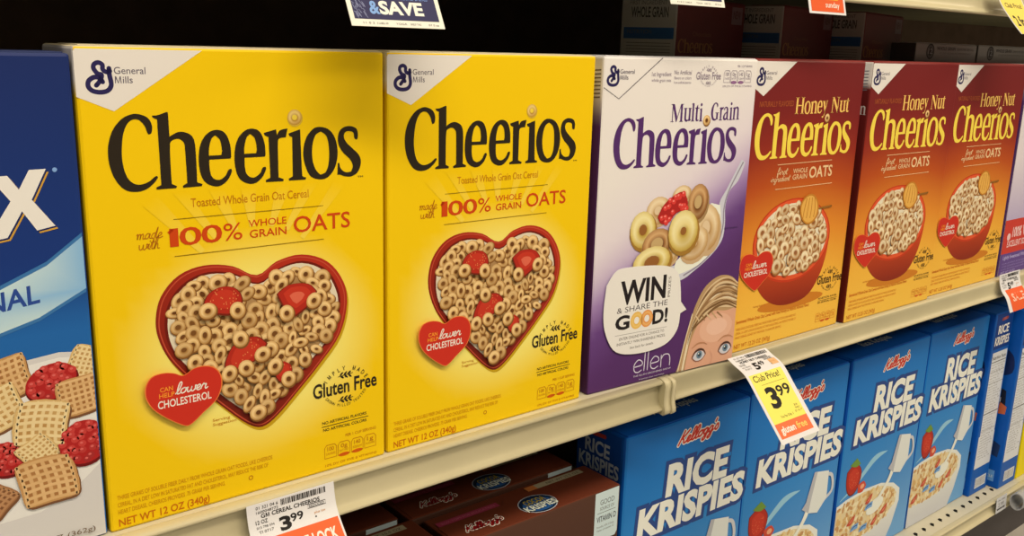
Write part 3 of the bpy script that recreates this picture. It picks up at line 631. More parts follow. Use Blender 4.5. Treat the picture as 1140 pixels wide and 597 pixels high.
    for ex, ey, br in ((13.35, 1.2, 2.3), (16.85, 1.3, 2.45)):
        a.fill([(ex - .92, ey - .1), (ex - .6, ey + .5), (ex, ey + .74), (ex + .6, ey + .55), (ex + .92, ey), (ex + .4, ey - .5), (ex - .4, ey - .52)], C(150, 96, 70), 13, sm=4)
        a.fill([(ex - .78, ey - .1), (ex - .5, ey + .3), (ex, ey + .48), (ex + .52, ey + .36), (ex + .8, ey), (ex + .35, ey - .4), (ex - .35, ey - .42)], C(206, 194, 182), 14, sm=4)
        a.rings(ex + .05, ey + .1, .38, .38, [(.05, C(30, 34, 40)), (.4, C(44, 48, 54)), (.5, C(92, 108, 112)), (.9, C(116, 134, 138)), (1, C(64, 74, 80))], 15)
        a.fill(ell(ex - .06, ey + .22, .08, .08), C(236, 236, 232), 16)
        a.line([(ex - .9, ey - .02, .05), (ex - .55, ey + .42, .13), (ex, ey + .62, .16), (ex + .6, ey + .46, .12), (ex + .9, ey + .05, .05)], .1, C(66, 42, 32), 17)
        a.line([(ex - 1.0, br - .25, .06), (ex - .3, br + .1, .16), (ex + .5, br + .08, .14), (ex + 1.0, br - .15, .04)], .15, C(186, 126, 84), 13)
    a.line([(15.0, .1, .08), (15.15, .8, .06), (14.8, 1.5, .02)], .08, C(206, 142, 108), 11)
    a.build('face_picture', front(MW), t)
    a = Art()
    for k in range(8): a.line([(4.9, 26.9 - k * .3), (5.7, 26.95 - k * .3)], .1, C(120, 100, 80), 2, 1)
    a.build('side_print', left(.06), t)
make_multi()

# second purple box at the far right
def make_purple():
    def cf(s, x, y, z):
        if s in 'FB': return ramp([(0, C(92, 62, 112)), (3.1, C(100, 70, 120)), (3.15, C(206, 66, 48)), (7.7, C(206, 66, 48)), (7.75, C(196, 172, 176)), (16, C(222, 198, 184)), (28, C(236, 216, 196))], z)
        return C(90, 56, 104) if z < 24 else WHITE
    t = empty('cereal_box', (1.1430, .0015, 0), 0, 'pale cereal box with a red band over purple, right edge of the shelf', 'cereal box')
    def cf2(s, x, y, z): return cf(s, x, y, z)
    carton(.184, .062, .28, lambda s, x, y, z: WHITE if s in 'FB' else cf(s, x, y, z), t, 2, 6)
    a = Art(); a.grid(.02, 7.7, 18.38, 27.85, 1, 12, lambda x, y: ramp([(7.7, C(186, 164, 176)), (16, C(226, 204, 190)), (28, C(236, 218, 198))], y), 1)
    a.rect(.02, 3.1, 18.38, 7.75, C(204, 60, 44), 2); a.rect(.02, .15, 18.38, 3.1, C(100, 70, 122), 2)
    a.build('front_print', front(), t)
    a = Art(); a.text('100% WHOLE GRAIN', 2.6, 15, 5.3, 1.3, C(236, 190, 170), 4, .03); a.text('EXCELLENT SOURCE OF FIBER', 1.4, 12, 4.0, .8, C(236, 190, 170), 4, .02)
    a.fill(ell(1.6, 5.4, .5, .5), C(236, 190, 170), 4)
    a.text('Lightly Sweetened Whole Grain Cereal', .8, 12, 2.3, .5, C(190, 170, 196), 4, .01)
    for k in range(3): a.text('NATURAL AND ARTIFICIAL FLAVORS ADDED WITH WHOLE GRAIN', .8, 11, 1.6 - k * .4, .2, C(160, 136, 170), 4)
    a.text('NET WT 12 OZ', .8, 5, .3, .32, C(190, 170, 196), 4)
    a.build('band_lettering', front(), t); a = Art(); serif(a, 'Grain', 6, 15, 19.0, 4, C(110, 60, 110), 4)
    a.build('lettering', front(), t)
make_purple()

# ================================================================== DARK BLUE BOX (left)
def make_blue():
    W = .2
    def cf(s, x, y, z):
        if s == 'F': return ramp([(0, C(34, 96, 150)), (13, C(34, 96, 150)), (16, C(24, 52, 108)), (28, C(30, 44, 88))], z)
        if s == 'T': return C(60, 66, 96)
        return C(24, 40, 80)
    t = empty('cereal_box', (-W - .0012, .0008, 0), 0, 'dark blue cereal box with a big white X and raspberries, left edge', 'cereal box')
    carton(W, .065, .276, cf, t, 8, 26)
    f = lambda x, y: (x + 20.0, y)
    fp = lambda P: [f(*p) for p in P]
    X = [(-2.43,21.66),(-1.62,21.67),(-2.42,20.1),(-1.4,18.62),(-2.3,18.45),(-2.93,19.53),(-3.72,18.2),(-4.75,18.05),(-3.42,20.09),(-4.3,21.4),(-3.46,21.42),(-2.98,20.67)]
    a = Art(); a.fill([(x + .13, y - .16) for x, y in fp(X)], C(210, 150, 50), 2); a.fill([(x + .07, y - .08) for x, y in fp(X)], C(30, 40, 80), 3); a.fill(fp(X), C(236, 220, 196), 4)
    a.fill(ell(20 - 1.2, 21.6, .12, .12), C(130, 160, 200), 3); a.build('brand_lettering', front(W), t)
    a = Art(); B = [(0, 14.6), (8, 14.2), (13, 14.4), (15.5, 15.4), (18.0, 16.5), (19.97, 17.9), (19.97, 15.0), (17.4, 13.7), (15.3, 13.1), (12, 12.6), (8, 12.3), (0, 12.2)]
    def bc(x, y): return mix(C(130, 172, 198), C(200, 212, 212), math.sin(max(0, min(1, (x - 12) / 8)) * 3.1))
    a.fill([(x, y + (.22 if i < 6 else -.2)) for i, (x, y) in enumerate(B)], C(60, 110, 150), 1); a.fill(B, None, 2, colf=bc)
    a.text('ORIGINAL', 11.3, 17.5, 13.75, 1.0, C(44, 70, 130), 3, .02, 0, .8); a.build('ribbon_banner', front(W), t)
    # bowl of cereal pieces
    a = Art()
    top_ = [(9, 9.5), (12.5, 10.8), (16.24, 11.4), (18.2, 11.6), (19.97, 11.35)]
    a.fill(top_ + [(19.97, .1), (5, .1), (6, 6)], C(214, 200, 180), 1)
    a.fill([(9.5, 9.2), (12.8, 10.5), (16.2, 11.1), (18.2, 11.3), (19.97, 11.05), (19.97, 4.6), (18.4, 3.4), (16.6, 2.5), (14.3, 2.4), (12, 3), (9, 6)], C(232, 218, 196), 2, sm=0)
    def square(cx, cy, w, rot, L, tone=0, sq=1.0):
        rr = random.Random(int(cx * 100 + cy * 10)); tones = [(C(196, 140, 78), C(226, 176, 112), C(160, 102, 50)), (C(216, 172, 102), C(238, 204, 140), C(184, 132, 68)), (C(160, 104, 60), C(190, 134, 84), C(120, 74, 42))]
        c0, c1, c2 = tones[tone]; warp = [(rr.uniform(-.12, .12), rr.uniform(-.12, .12)) for _ in range(4)]
        def g(u, v):
            u2 = (u + warp[0][0] * v * v + warp[1][0] * v) * w; v2 = (v + warp[0][1] * u * u + warp[1][1] * u) * w * sq; c_, s_ = math.cos(rot), math.sin(rot); return (cx + u2 * c_ - v2 * s_, cy + u2 * s_ + v2 * c_)
        O = []
        for k in range(28):
            an = 2 * math.pi * k / 28; c_, s_ = math.cos(an), math.sin(an); r_ = 1.06 / (abs(c_) ** 5 + abs(s_) ** 5) ** .2 * (1 + rr.uniform(-.015, .015)); O.append((c_ * r_, s_ * r_))
        a.fill([(x + .07, y - .14) for x, y in [g(*p) for p in O]], C(120, 76, 44), L, sm=2); a.fill([g(*p) for p in O], c0, L + 1, sm=2)
        for k in range(-3, 4):
            q = k * .3
            a.line([g(q + rr.uniform(-.02, .02), -.92), g(q, 0), g(q, .92)], w * .13, mix(c1, c0, rr.uniform(0, .4)), L + 2, 3); a.line([g(-.92, q), g(0, q + rr.uniform(-.03, .03)), g(.92, q)], w * .13, mix(c1, c0, rr.uniform(0, .4)), L + 3, 3)
        for i in range(-3, 3):
            for j in range(-3, 3): a.fill([g(i * .3 + u, j * .3 + v) for u, v in ((.08, .08), (.22, .08), (.22, .22), (.08, .22))], mix(c2, c0, rr.uniform(0, .5)), L + 4)
    def rasp(cx, cy, rx, ry, rot, L, seed):
        rr = random.Random(seed); c_, s_ = math.cos(rot), math.sin(rot)
        a.fill(ell(cx + .05, cy - .12, rx * 1.05, ry * 1.05, rot), C(110, 20, 18), L); a.fill(ell(cx, cy, rx, ry, rot), C(176, 34, 30), L + 1)
        pk = Packer(L + 2, 2); n = 0
        for _ in range(200):
            u, v = rr.uniform(-1, 1), rr.uniform(-1, 1)
            if u * u + v * v > .82: continue
            x, y = cx + u * rx * c_ - v * ry * s_, cy + u * rx * s_ + v * ry * c_
            if any((x - i[0]) ** 2 + (y - i[1]) ** 2 < .075 for i in pk.items): continue
            l = pk.layer(x, y, .14); a.fill(ell(x, y, .22, .2, 0, 10), mix(C(200, 60, 50), C(150, 34, 32), max(0, -v)), l); a.fill(ell(x - .04, y + .05, .09, .07, 0, 8), C(220, 96, 82), l + 1)
    square(15.5, 10.6, 1.1, .2, 3, 0); square(19.6, 10.8, .9, -.3, 3, 1); square(12.4, 8.5, 1.3, .5, 3, 0)
    rasp(17.7, 10.0, 1.35, 1.0, .35, 9, 2); square(14.9, 8.9, 1.25, .35, 9, 1, .9)
    square(19.05, 8.9, 1.1, .15, 24, 0, .95); rasp(15.1, 6.1, 1.1, .95, -.3, 24, 5); square(12.4, 5.0, 1.2, .2, 24, 2)
    square(17.0, 7.8, 1.3, -.3, 40, 1, .95); rasp(19.1, 6.1, 1.35, 1.3, .4, 40, 8); square(14.2, 3.9, .95, .9, 40, 2)
    square(16.75, 6.1, .85, .5, 56, 1, 1.0); square(17.1, 4.4, 1.4, .15, 62, 0, .95)
    a.text('NET WT 12.8 OZ (362g)', 13.0, 19.3, .55, .3, C(110, 84, 60), 70); a.build('bowl_picture', front(W, 1.4e-5), t)
    a = Art(); a.fill([(17.2, 1.0), (18.2, 1.0), (18.0, 3.2), (17.0, 3.2)], C(200, 180, 150), 2); a.build('coupon_sticker', top(.276), t)
make_blue()

# ================================================================== BLUE RICE BOXES (lower shelf)
RW, RD, RH, ZL = .180, .068, .2828, -.35
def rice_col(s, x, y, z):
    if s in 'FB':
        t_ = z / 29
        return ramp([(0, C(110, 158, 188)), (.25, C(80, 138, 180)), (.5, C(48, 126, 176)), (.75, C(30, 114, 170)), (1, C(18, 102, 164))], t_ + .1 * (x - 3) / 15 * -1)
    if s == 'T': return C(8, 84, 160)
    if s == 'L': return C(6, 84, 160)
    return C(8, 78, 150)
def make_rice(label):
    t = empty('cereal_box', (0, 0, 0), 0, label, 'cereal box', 'blue rice cereal boxes facing out on the lower shelf')
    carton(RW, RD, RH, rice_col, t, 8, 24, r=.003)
    a = Art(); script(a, "Kellogg's", 7.1, 12.9, 25.6, .62, .46, CREAM, 3, .35, .35); script(a, "Kellogg's", 7.1, 12.9, 25.6, .62, .22, C(206, 50, 34), 5, .35, .35)
    a.build('maker_emblem', front(), t)
    a = Art(); OUT = C(40, 66, 116)
    for w_, x0, x1, y, h, d in (('RICE', 6.0, 14.7, 20.55, 3.1, -.3), ('KRISPIES', 2.3, 17.7, 17.0, 2.95, -.25)):
        V, F = textmesh(w_, .03); V0, _ = textmesh(w_, 0)
        for bold, c, L in ((.15, OUT, 3), (.045, C(236, 224, 200), 5)): a.text(w_, x0, x1, y, h, c, L, bold, .07, d)
    a.build('brand_lettering', front(), t)
    # strawberry, milk splash and white bowl
    a = Art()
    def jet(P, w): a.line(P, w, C(150, 190, 214), 2)
    jet([(.6, 9.8, .1), (3.5, 11.0, .5), (7.5, 13.6, .9), (10.5, 14.0, .1)], .5)
    S = [(1.6, 13.4), (3.2, 14.1), (4.6, 13.0), (4.6, 11.6), (3.8, 10.3), (2.6, 10.2), (1.7, 11.6)]
    strawberry(a, S, 4, False, 4); a.fill([(2.0, 14.2), (3.4, 14.9), (4.4, 13.9), (3.3, 13.7)], C(110, 140, 50), 9, sm=3)
    a.fill([(4.3, 10.9), (5.6, 11.2), (6.3, 10.4), (5.6, 9.7), (4.5, 9.8)], C(204, 70, 44), 8, sm=3); a.fill(ell(5.4, 10.5, .45, .35), C(236, 160, 110), 9)
    bowl = [(-.0, 9.2), (.05, 5), (.05, .1), (12.5, .1), (14.0, 2.4), (15.2, 5.6), (15.0, 7.4), (13.2, 8.7), (10, 9.6), (6, 9.9), (2, 9.6)]
    bowl = [(max(.05, x), y) for x, y in bowl]
    a.fill(bowl, None, 6, colf=lambda x, y: mix(C(232, 222, 206), C(196, 186, 176), (6 - y) / 7))
    inn = [(.1, 8.6), (2.5, 9.2), (6, 9.5), (10, 9.2), (13, 8.2), (14.3, 7.0), (14.2, 5.6), (12.0, 4.2), (8.5, 3.3), (4.5, 3.0), (.1, 3.4)]
    a.fill(inn, C(226, 196, 140), 8)
    rr = random.Random(21); pk = Packer(9, 1)
    for _ in range(420):
        x, y = rr.uniform(.3, 14.1), rr.uniform(3.1, 9.3)
        if not inside((x, y), inn): continue
        if len([1 for i in pk.items if (i[0] - x) ** 2 + (i[1] - y) ** 2 < .1]): continue
        l = pk.layer(x, y, .32); a.fill(ell(x, y, .42, .24, rr.uniform(0, 3.1), 9), rr.choice([C(232, 196, 130), C(214, 166, 96), C(240, 214, 160), C(196, 140, 80)]), l)
    for x, y, r_ in ((3.6, 6.2, .9), (7.3, 8.1, .8), (11.3, 5.5, .9), (1.3, 4.2, .9), (9.2, 4.5, .7)):
        a.fill([(x - r_, y - .4), (x - .2, y + .2), (x + r_, y + .7), (x + r_ * .8, y), (x, y - .6)], C(196, 76, 48), 30, sm=3)
        a.fill([(x - r_ * .5, y - .25), (x, y + .05), (x + r_ * .6, y + .35), (x + .2, y - .2)], C(222, 120, 84), 31, sm=3)
    for x, y in ((4.6, 4.9), (7.5, 7.0), (6.7, 4.2)):
        a.fill([(x - .9, y - .3), (x - .5, y + .4), (x + .9, y + .55), (x + .8, y - .2)], C(120, 160, 190), 32, sm=3); a.line([(x - .6, y), (x, y + .25), (x + .6, y + .25)], .14, C(40, 70, 120), 33)
    # white milk jug tipping into the bowl
    a.line([(15.2, 14.6), (16.6, 14.2), (17.0, 12.2), (15.6, 11.3)], .45, C(206, 198, 184), 33)
    a.fill([(11.2, 11.3), (11.9, 12.0), (13.0, 15.6), (15.9, 15.0), (16.0, 11.4), (14.4, 9.9), (12.6, 10.4)], C(226, 218, 202), 34); a.fill([(11.2, 11.3), (11.9, 12.0), (13.0, 15.6), (13.6, 15.5), (12.8, 11.8), (12.6, 10.4)], C(184, 176, 164), 35)
    a.line([(12.4, 10.8, .8), (11.7, 9.6, .7), (10.4, 8.2, .6), (8.9, 6.9, .9)], .6, C(238, 230, 214), 34)
    a.fill(ell(9.0, 6.7, 2.0, 1.0, .2), C(238, 230, 214), 31)
    a.build('bowl_picture', front(), t)
    a = Art(); a.text('Rice Krispies', 6.0, 12.4, 2.3, 1.2, C(214, 210, 196), 4, .02, .1); a.build('top_lettering', top(RH + .0006), t)
    a = Art(); TW = C(196, 196, 190)
    a.rect(.5, 22.8, 6.2, 28.0, C(14, 70, 140), 1)
    a.text('RICE', 1.4, 4.7, 25.3, 1.35, TW, 3, .03); a.text('KRISPIES', .6, 6.0, 23.6, 1.35, TW, 3, .03)
    a.line([(2.4, 27.3), (4.0, 27.4)], .42, C(190, 60, 44), 3)
    a.build('side_lettering', left(RD), t)
    return t
def place_rice(o, x, y, label=None, sx=1):
    place(o, (x, y, ZL), 0, label); o.scale = (sx, 1, 1); return o
r1 = place_rice(make_rice('blue rice cereal box standing right beside the brown cereal boxes'), .4625, .0245, None, 1.045)
for x, y, l, sx in ((.6525, .0255, 'blue rice cereal box partly behind the yellow and orange price tag', 1.05), (.8462, .0245, 'blue rice cereal box, third from the brown boxes', 1.02), (1.0330, .0255, 'blue rice cereal box facing out, beside the boxes turned sideways', .93)):
    place_rice(copy_tree(r1), x, y, l, sx)

def make_side_rice(label, x, y):
    t = empty('cereal_box', (x, y, ZL), 0, label, 'cereal box', 'blue boxes turned sideways on the lower shelf')
    W, D, H = .0575, .18, RH
    carton(W, D, H, lambda s, x, y, z: C(8, 86, 160) if s == 'L' else C(20, 86, 152), t, 3, 6)
    a = Art(); a.rect(.7, 9.5, 5.3, 22.4, C(222, 212, 196), 1); a.rect(1.5, .9, 4.9, 2.6, C(222, 214, 204), 1)
    a.rect(.5, 22.9, 5.45, 28.2, C(20, 56, 112), 1)
    a.rect(.4, 4.3, 5.4, 9.5, C(222, 212, 196), 1); a.build('side_panel_print', front(), t)
    a = Art(); a.text('RICE', 1.4, 4.6, 25.2, 1.2, CREAM, 3, .03); a.text('KRISPIES', .8, 5.2, 23.5, 1.2, CREAM, 3, .03); a.line([(2.2, 27.3), (3.8, 27.4)], .45, C(170, 80, 70), 3)
    G_ = C(140, 132, 124)
    for y_, w_ in ((20.9, .12), (19.4, .05), (17.6, .05), (12.9, .14), (10.2, .05)): a.line([(.8, y_), (5.2, y_)], w_, C(90, 84, 80), 3, 1)
    a.text('Nutrition Facts', .9, 5.0, 21.3, .5, C(90, 84, 80), 3, .02)
    for k in range(36):
        y_ = 20.4 - k * .42
        if y_ > 5: a.text(rnd.choice(['Total Fat 0g   0%', 'Sodium 190mg   8%', 'Total Carbohydrate 29g', 'Sugars 4g   Iron 50%', 'Vitamin C 25% Protein 2g']), .9, rnd.uniform(3.6, 5.1), y_, .2, G_, 3)
    a.build('nutrition_lettering', front(), t); a = Art()
    for k in range(14): a.line([(1.7 + k * .22, 1.1), (1.7 + k * .22, 2.4)], rnd.uniform(.04, .1), C(120, 100, 96), 3, 1)
    a.build('barcode', front(), t)
    a = Art()
    a.fill([(15.2, 8.0), (17.4, 7.0), (17.2, 5.0), (14.6, 5.6)], C(30, 52, 88), 2, sm=4); a.build('dark_swirl_print', left(D), t); a = Art()
    a.fill([(16.2, 22.0), (17.3, 21.0), (17.4, 18.6), (16.0, 17.8), (15.2, 19.6)], C(24, 40, 80), 2, sm=4)
    a.build('dark_swirl_print', left(D), t); a = Art(); a.fill([(15.4, 16.2), (17.0, 15.6), (17.2, 12.8), (15.8, 12.0)], C(30, 34, 46), 2, sm=4); a.fill([(16.2, 13.8), (17.4, 13.2), (17.3, 12.0), (16.0, 11.8)], C(214, 104, 60), 3, sm=4)
    a.fill([(15.6, 14.8), (16.4, 14.4), (16.4, 13.4), (15.8, 13.2)], C(226, 214, 196), 3, sm=4)
    a.build('bird_picture', left(D), t); a = Art(); a.rect(14.6, 1.0, 17.2, 2.8, C(110, 160, 196), 2); a.text('RECYCLE', 14.8, 17.0, 1.6, .4, C(230, 226, 214), 3)
    a.build('recycling_mark', left(D), t)
    return t
make_side_rice('blue box turned sideways, left one of the two white nutrition panels', 1.2035, .0190)
make_side_rice('blue box turned sideways, its nutrition panel beside the bright yellow box', 1.2660, .0045)
def make_bright():
    t = empty('cereal_box', (1.3270, .0040, ZL), 0, 'bright yellow box sliver at the right edge of the lower shelf', 'cereal box')
    carton(.17, .06, .26, lambda s, x, y, z: C(240, 206, 10), t, 2, 3)
    a = Art(); a.text('CEREAL', 4, 14, 17, 2.5, INK, 3, .03); a.build('front_lettering', front(), t); a = Art(); a.fill(ell(9, 8, 5, 3.6), RED, 2); inn = ell(9, 8.2, 4.4, 3.0); a.fill(inn, C(230, 200, 150), 3); pile(a, inn, .7, 4, 4)
    a.build('bowl_picture', front(), t)
make_bright()

# ================================================================== BROWN COCOA BOXES
def cocoa_col(s, x, y, z):
    if s == 'T': return C(106, 48, 27)
    if s in 'FB': return ramp([(0, C(50, 26, 18)), (1, C(84, 50, 34))], z / 24.3)
    return C(70, 34, 20)
CW, CD, CH = .1865, .050, .243
def make_cocoa(label):
    t = empty('cereal_box', (0, 0, 0), 0, label, 'cereal box', 'brown cocoa cereal boxes on the lower shelf')
    carton(CW, CD, CH, cocoa_col, t, 4, 8, flapcol=C(106, 48, 27))
    T_ = top(CH + .0006)
    a = Art(); script(a, "Kellogg's", 1.9, 5.7, 1.2, .42, .28, CREAM, 3, .3); script(a, "Kellogg's", 1.9, 5.7, 1.2, .42, .11, C(150, 24, 22), 5, .3); a.build('maker_emblem', T_, t)
    a = Art(); a.fill(ell(9.85, 1.55, 1.95, 1.5), C(196, 190, 180), 2); a.fill(ell(9.85, 1.55, 1.87, 1.42), C(22, 40, 60), 3)
    a.fill(ell(9.85, 1.45, 1.6, 1.1), C(40, 84, 130), 4)
    a.text('COCOA', 8.75, 11.0, 1.75, .72, INK, 5, .06); a.text('COCOA', 8.75, 11.0, 1.75, .72, C(196, 164, 60), 7, .015)
    a.text('KRISPIES', 8.2, 11.6, .75, .8, INK, 5, .07); a.text('KRISPIES', 8.2, 11.6, .75, .8, C(232, 226, 214), 7, .03)
    a.build('brand_lettering', T_, t)
    a = Art(); a.rect(.45, 3.15, 6.9, 3.85, C(150, 50, 66), 2); a.text('BOX TOPS FOR EDUCATION', .9, 6.5, 3.35, .28, C(180, 90, 100), 3); a.build('pink_strip', T_, t); a = Art()
    a.rect(10.6, 3.7, 17.4, 4.45, C(170, 150, 110), 2); a.text('NET WT 15.5 OZ', 13, 17, 3.9, .3, C(80, 70, 50), 3, .01); a.rect(10.6, 3.7, 11.7, 4.45, C(196, 110, 50), 3)
    a.build('net_weight_strip', T_, t)
    a = Art(); a.fill([(15.45, 24.2), (18.45, 24.2), (18.45, 19.7), (18.2, 19.3), (15.9, 19.3), (15.45, 19.6)], C(206, 212, 204), 2)
    a.text('GOOD', 16.1, 17.9, 22.9, .5, C(80, 84, 84), 3); a.text('SOURCE OF', 16.1, 17.9, 22.35, .32, C(80, 84, 84), 3); a.line([(15.8, 22.1), (18.1, 22.1)], .05, C(80, 84, 84), 3)
    a.text('VITAMIN D', 15.75, 18.2, 21.2, .55, C(70, 74, 76), 3, .02)
    a.text('Provides 10% of Daily', 15.8, 18.0, 20.6, .2, C(90, 94, 94), 3); a.text('Value of vitamin D', 15.8, 18.0, 20.25, .2, C(90, 94, 94), 3)
    a.build('vitamin_label', front(), t)
    a = Art(); a.text('COCOA', 2.5, 15, 14.5, 3.4, C(214, 160, 60), 3, .03); a.text('KRISPIES', 1.6, 16.4, 10.2, 3.4, CREAM, 3, .03); a.fill(ell(9.3, 3.6, 6.5, 3), CREAM, 2)
    inn = ell(9.3, 4.2, 5.8, 2.0); a.fill(inn, C(86, 44, 24), 3); a.build('front_lettering', front(), t)
    return t
c1_ = place(make_cocoa('brown cocoa cereal box touching the nearest blue rice box'), (.2640, .0172, ZL))
place(copy_tree(c1_), (.0720, .0260, ZL), 0, 'brown cocoa cereal box in the front row, left of its twin')
place(copy_tree(c1_), (.2560, .0740, ZL), 0, 'brown cocoa cereal box in the shade behind the front one')
place(copy_tree(c1_), (.0640, .0830, ZL), 0, 'brown cocoa cereal box in the shade of the back row, at its left end')

# ================================================================== BACK ROW: MAROON AND WHITE BOXES
def make_maroon(label, x, y):
    t = empty('cereal_box', (x, y, 0), R(13), label, 'cereal box', 'tall maroon boxes in the back row')
    W, D, H = .153, .064, .336
    carton(W, D, H, lambda s, x, y, z: C(206, 186, 154) if s == 'L' else C(122, 54, 46), t, 2, 3)
    a = Art(); k = W * 100 / 18
    cheerword(a, .4, 8.0, 28.35, 29.7, C(176, 116, 60), 3, 2); a.text('Chocolate', 3.4, 7.4, 30.0, .4, C(150, 90, 60), 3)
    a.build('front_lettering', front(), t); a = Art(); a.rect(12.0, 31.4, 14.6, 33.2, C(150, 116, 104), 2); a.text('NEW', 12.4, 14.2, 32.0, .8, C(110, 60, 54), 3, .02); a.build('corner_badge', front(), t)
    a = Art(); a.rect(.4, 29.6, 6.1, 30.7, C(60, 100, 136), 1); a.text('WHOLE GRAIN', 1.2, 5.4, 31.7, .95, C(84, 74, 62), 3, .02)
    a.text('FIRST INGREDIENT', 1, 5.2, 32.9, .4, C(120, 106, 90), 3)
    for q in range(8): a.line([(.8, 29.2 - q * .3), (5.8, 29.2 - q * .3)], .06, C(130, 116, 98), 3, 1)
    a.text('NUTRITION', .8, 3.6, 30.1, .4, C(120, 106, 90), 3); a.build('side_lettering', left(D), t)
make_maroon('tall maroon cereal box in the dim back row, behind the white and purple box', .5785, .1000)
make_maroon('tall maroon cereal box in the dim back row, behind the nearest dark red box', .7500, .1000)
make_maroon('tall maroon cereal box in the dim back row, behind the middle dark red box', .9120, .1000)
def make_white_back(label, x):
    t = empty('cereal_box', (x, .0800, 0), 0, label, 'cereal box', 'white-topped boxes in the back row')
    carton(.1600, .034, .3030, lambda s, x, y, z: C(90, 78, 64) if s == 'L' else C(190, 170, 146) if z > 28.9 or s == 'T' else C(70, 34, 30), t, 2, 24)
    a = Art(); a.fill(ell(3.6, 29.3, 1.0, .95), C(60, 50, 46), 2); a.fill(ell(3.6, 29.3, .85, .8), C(120, 104, 90), 3, [ell(3.6, 29.3, .55, .5)])
    a.text('12', 3.1, 4.1, 29.0, .65, C(190, 170, 150), 4, .02); a.build('round_emblem', front(), t); a = Art(); a.text('WHOLE GRAIN', 5.2, 10, 29.5, .4, C(80, 66, 60), 3, .02); a.text('GRAMS PER SERVING', 10.4, 15, 29.5, .3, C(120, 104, 90), 3)
    a.text('AT LEAST 48 GRAMS RECOMMENDED DAILY', 6, 14.4, 29.0, .22, C(130, 114, 100), 3); a.build('front_lettering', front(), t)
make_white_back('dark box with a white top edge, next to the tall maroon boxes', 1.0000)
make_white_back('dark box with a white top edge, back row, right edge', 1.1640)

# ================================================================== SHELVES
def rail_profile(k=1.0, plain=False):
    if plain:        # rail without a rim, set back under the boxes
        P = [(.0000, .0000), (-.0035, -.0001), (-.0062, -.0012), (-.0070, -.0034), (-.0066, -.0080), (-.0064, -.0130), (-.0070, -.0175), (-.0086, -.0200), (-.0104, -.0211), (-.0108, -.0226), (-.0094, -.0236),
             (-.0074, -.0230), (-.0056, -.0205), (-.0040, -.0160), (-.0036, -.0100), (-.0034, -.0050), (-.0020, -.0030)]
    else:
        P = [(-.0040, .0000), (-.0085, .0003), (-.0108, -.0003), (-.0120, -.0018), (-.0116, -.0034), (-.0094, -.0041), (-.0080, -.0054), (-.0076, -.0100), (-.0080, -.0180), (-.0093, -.0228), (-.0118, -.0250),
             (-.0132, -.0262), (-.0132, -.0278), (-.0115, -.0288), (-.0092, -.0284), (-.0072, -.0256), (-.0056, -.0210), (-.0050, -.0140), (-.0050, -.0070), (-.0040, -.0030)]
    return [(y, z * k) for y, z in P]
def extrude(P, x0, x1, name, m, parent, smooth=True):
    if len(P) > 14: P = spline(P, 4)
    n = len(P); V = [(x0, y, z) for y, z in P] + [(x1, y, z) for y, z in P]
    F = [(i, n + i, n + (i + 1) % n, (i + 1) % n) for i in range(n)]
    o = meshobj(name, V, F, None, m, parent, smooth)
    cap = [tuple(range(n)), tuple(range(2 * n - 1, n - 1, -1))]
    me2 = bmesh.new(); me2.from_mesh(o.data); me2.verts.ensure_lookup_table()
    for c in cap:
        f = me2.faces.new([me2.verts[k] for k in c]); f.smooth = False
    bmesh.ops.recalc_face_normals(me2, faces=me2.faces[:]); me2.to_mesh(o.data); me2.free()
    return o
def shelf(name_label, x0, x1, z, depth=.44, k=1.0, thick=.016, slots=False, cap=None, under=UNDER, plain=False):
    t = empty('store_shelf', (x0, 0, z), 0, name_label, 'shelf'); L = x1 - x0
    def bxm(name, a, b, m):
        V = [(a[0] if i & 1 else b[0], a[1] if i & 2 else b[1], a[2] if i & 4 else b[2]) for i in range(8)]
        F = [(0, 1, 3, 2), (4, 6, 7, 5), (0, 4, 5, 1), (2, 3, 7, 6), (0, 2, 6, 4), (1, 5, 7, 3)]
        o = meshobj(name, V, F, None, m, t)
        b_ = bmesh.new(); b_.from_mesh(o.data); bmesh.ops.recalc_face_normals(b_, faces=b_.faces[:]); b_.to_mesh(o.data); b_.free(); return o
    bxm('deck', (0, 0 if plain else -.004, -.0012), (L, depth, 0 - .00005), DECK)
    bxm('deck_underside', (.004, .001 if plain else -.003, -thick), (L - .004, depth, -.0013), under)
    extrude(rail_profile(k, plain), 0, L, 'price_rail', RAIL, t)
    if slots:
        a = Art(); n = int(L / .0225)
        for i in range(n):
            x = (i * .0225 + .008) * 100
            a.fill([(x, .55), (x + .75, .95), (x + .7, 1.3), (x + .25, 1.35), (x - .1, .95)], (.012, .011, .01), 1)
        a.build('slots', lambda u, v, l: (u / 100, v / 100, .00008), t, DARKM)
    if cap is not None:
        P = [(-.004, .0012), (-.0095, .0010), (-.0138, -.0010), (-.0150, -.0050), (-.0146, -.0100), (-.0142, -.0160), (-.0146, -.0220), (-.0160, -.0265), (-.0162, -.0300), (-.0140, -.0322), (-.0100, -.0318), (-.0065, -.026), (-.005, -.012)]
        P = [(y, z_ * k) for y, z_ in P]
        cp = extrude(P, cap, cap + .0085, 'rail_end_cap', RAIL, t)
        extrude([(y - .0012 if y < -.0098 else y, z_) for y, z_ in P], cap + .0085, cap + .0135, 'cap_ridge', RAIL, cp)
    return t
shelf('cream steel shelf with a price rail, under the two yellow boxes', -.62, .4700, 0, cap=1.0905 - .0045)
shelf('cream steel shelf with a price rail, under the dark red and gold boxes', .4835, 2.9, 0, plain=True)
shelf('cream steel bottom shelf with a slotted edge, under the blue rice boxes', -.62, 2.9, ZL, k=.75, slots=True)
shelf('cream steel shelf along the top of the photo, holding up the hanging sale tags', -.62, 2.9, .3700, k=1.22, thick=.016)

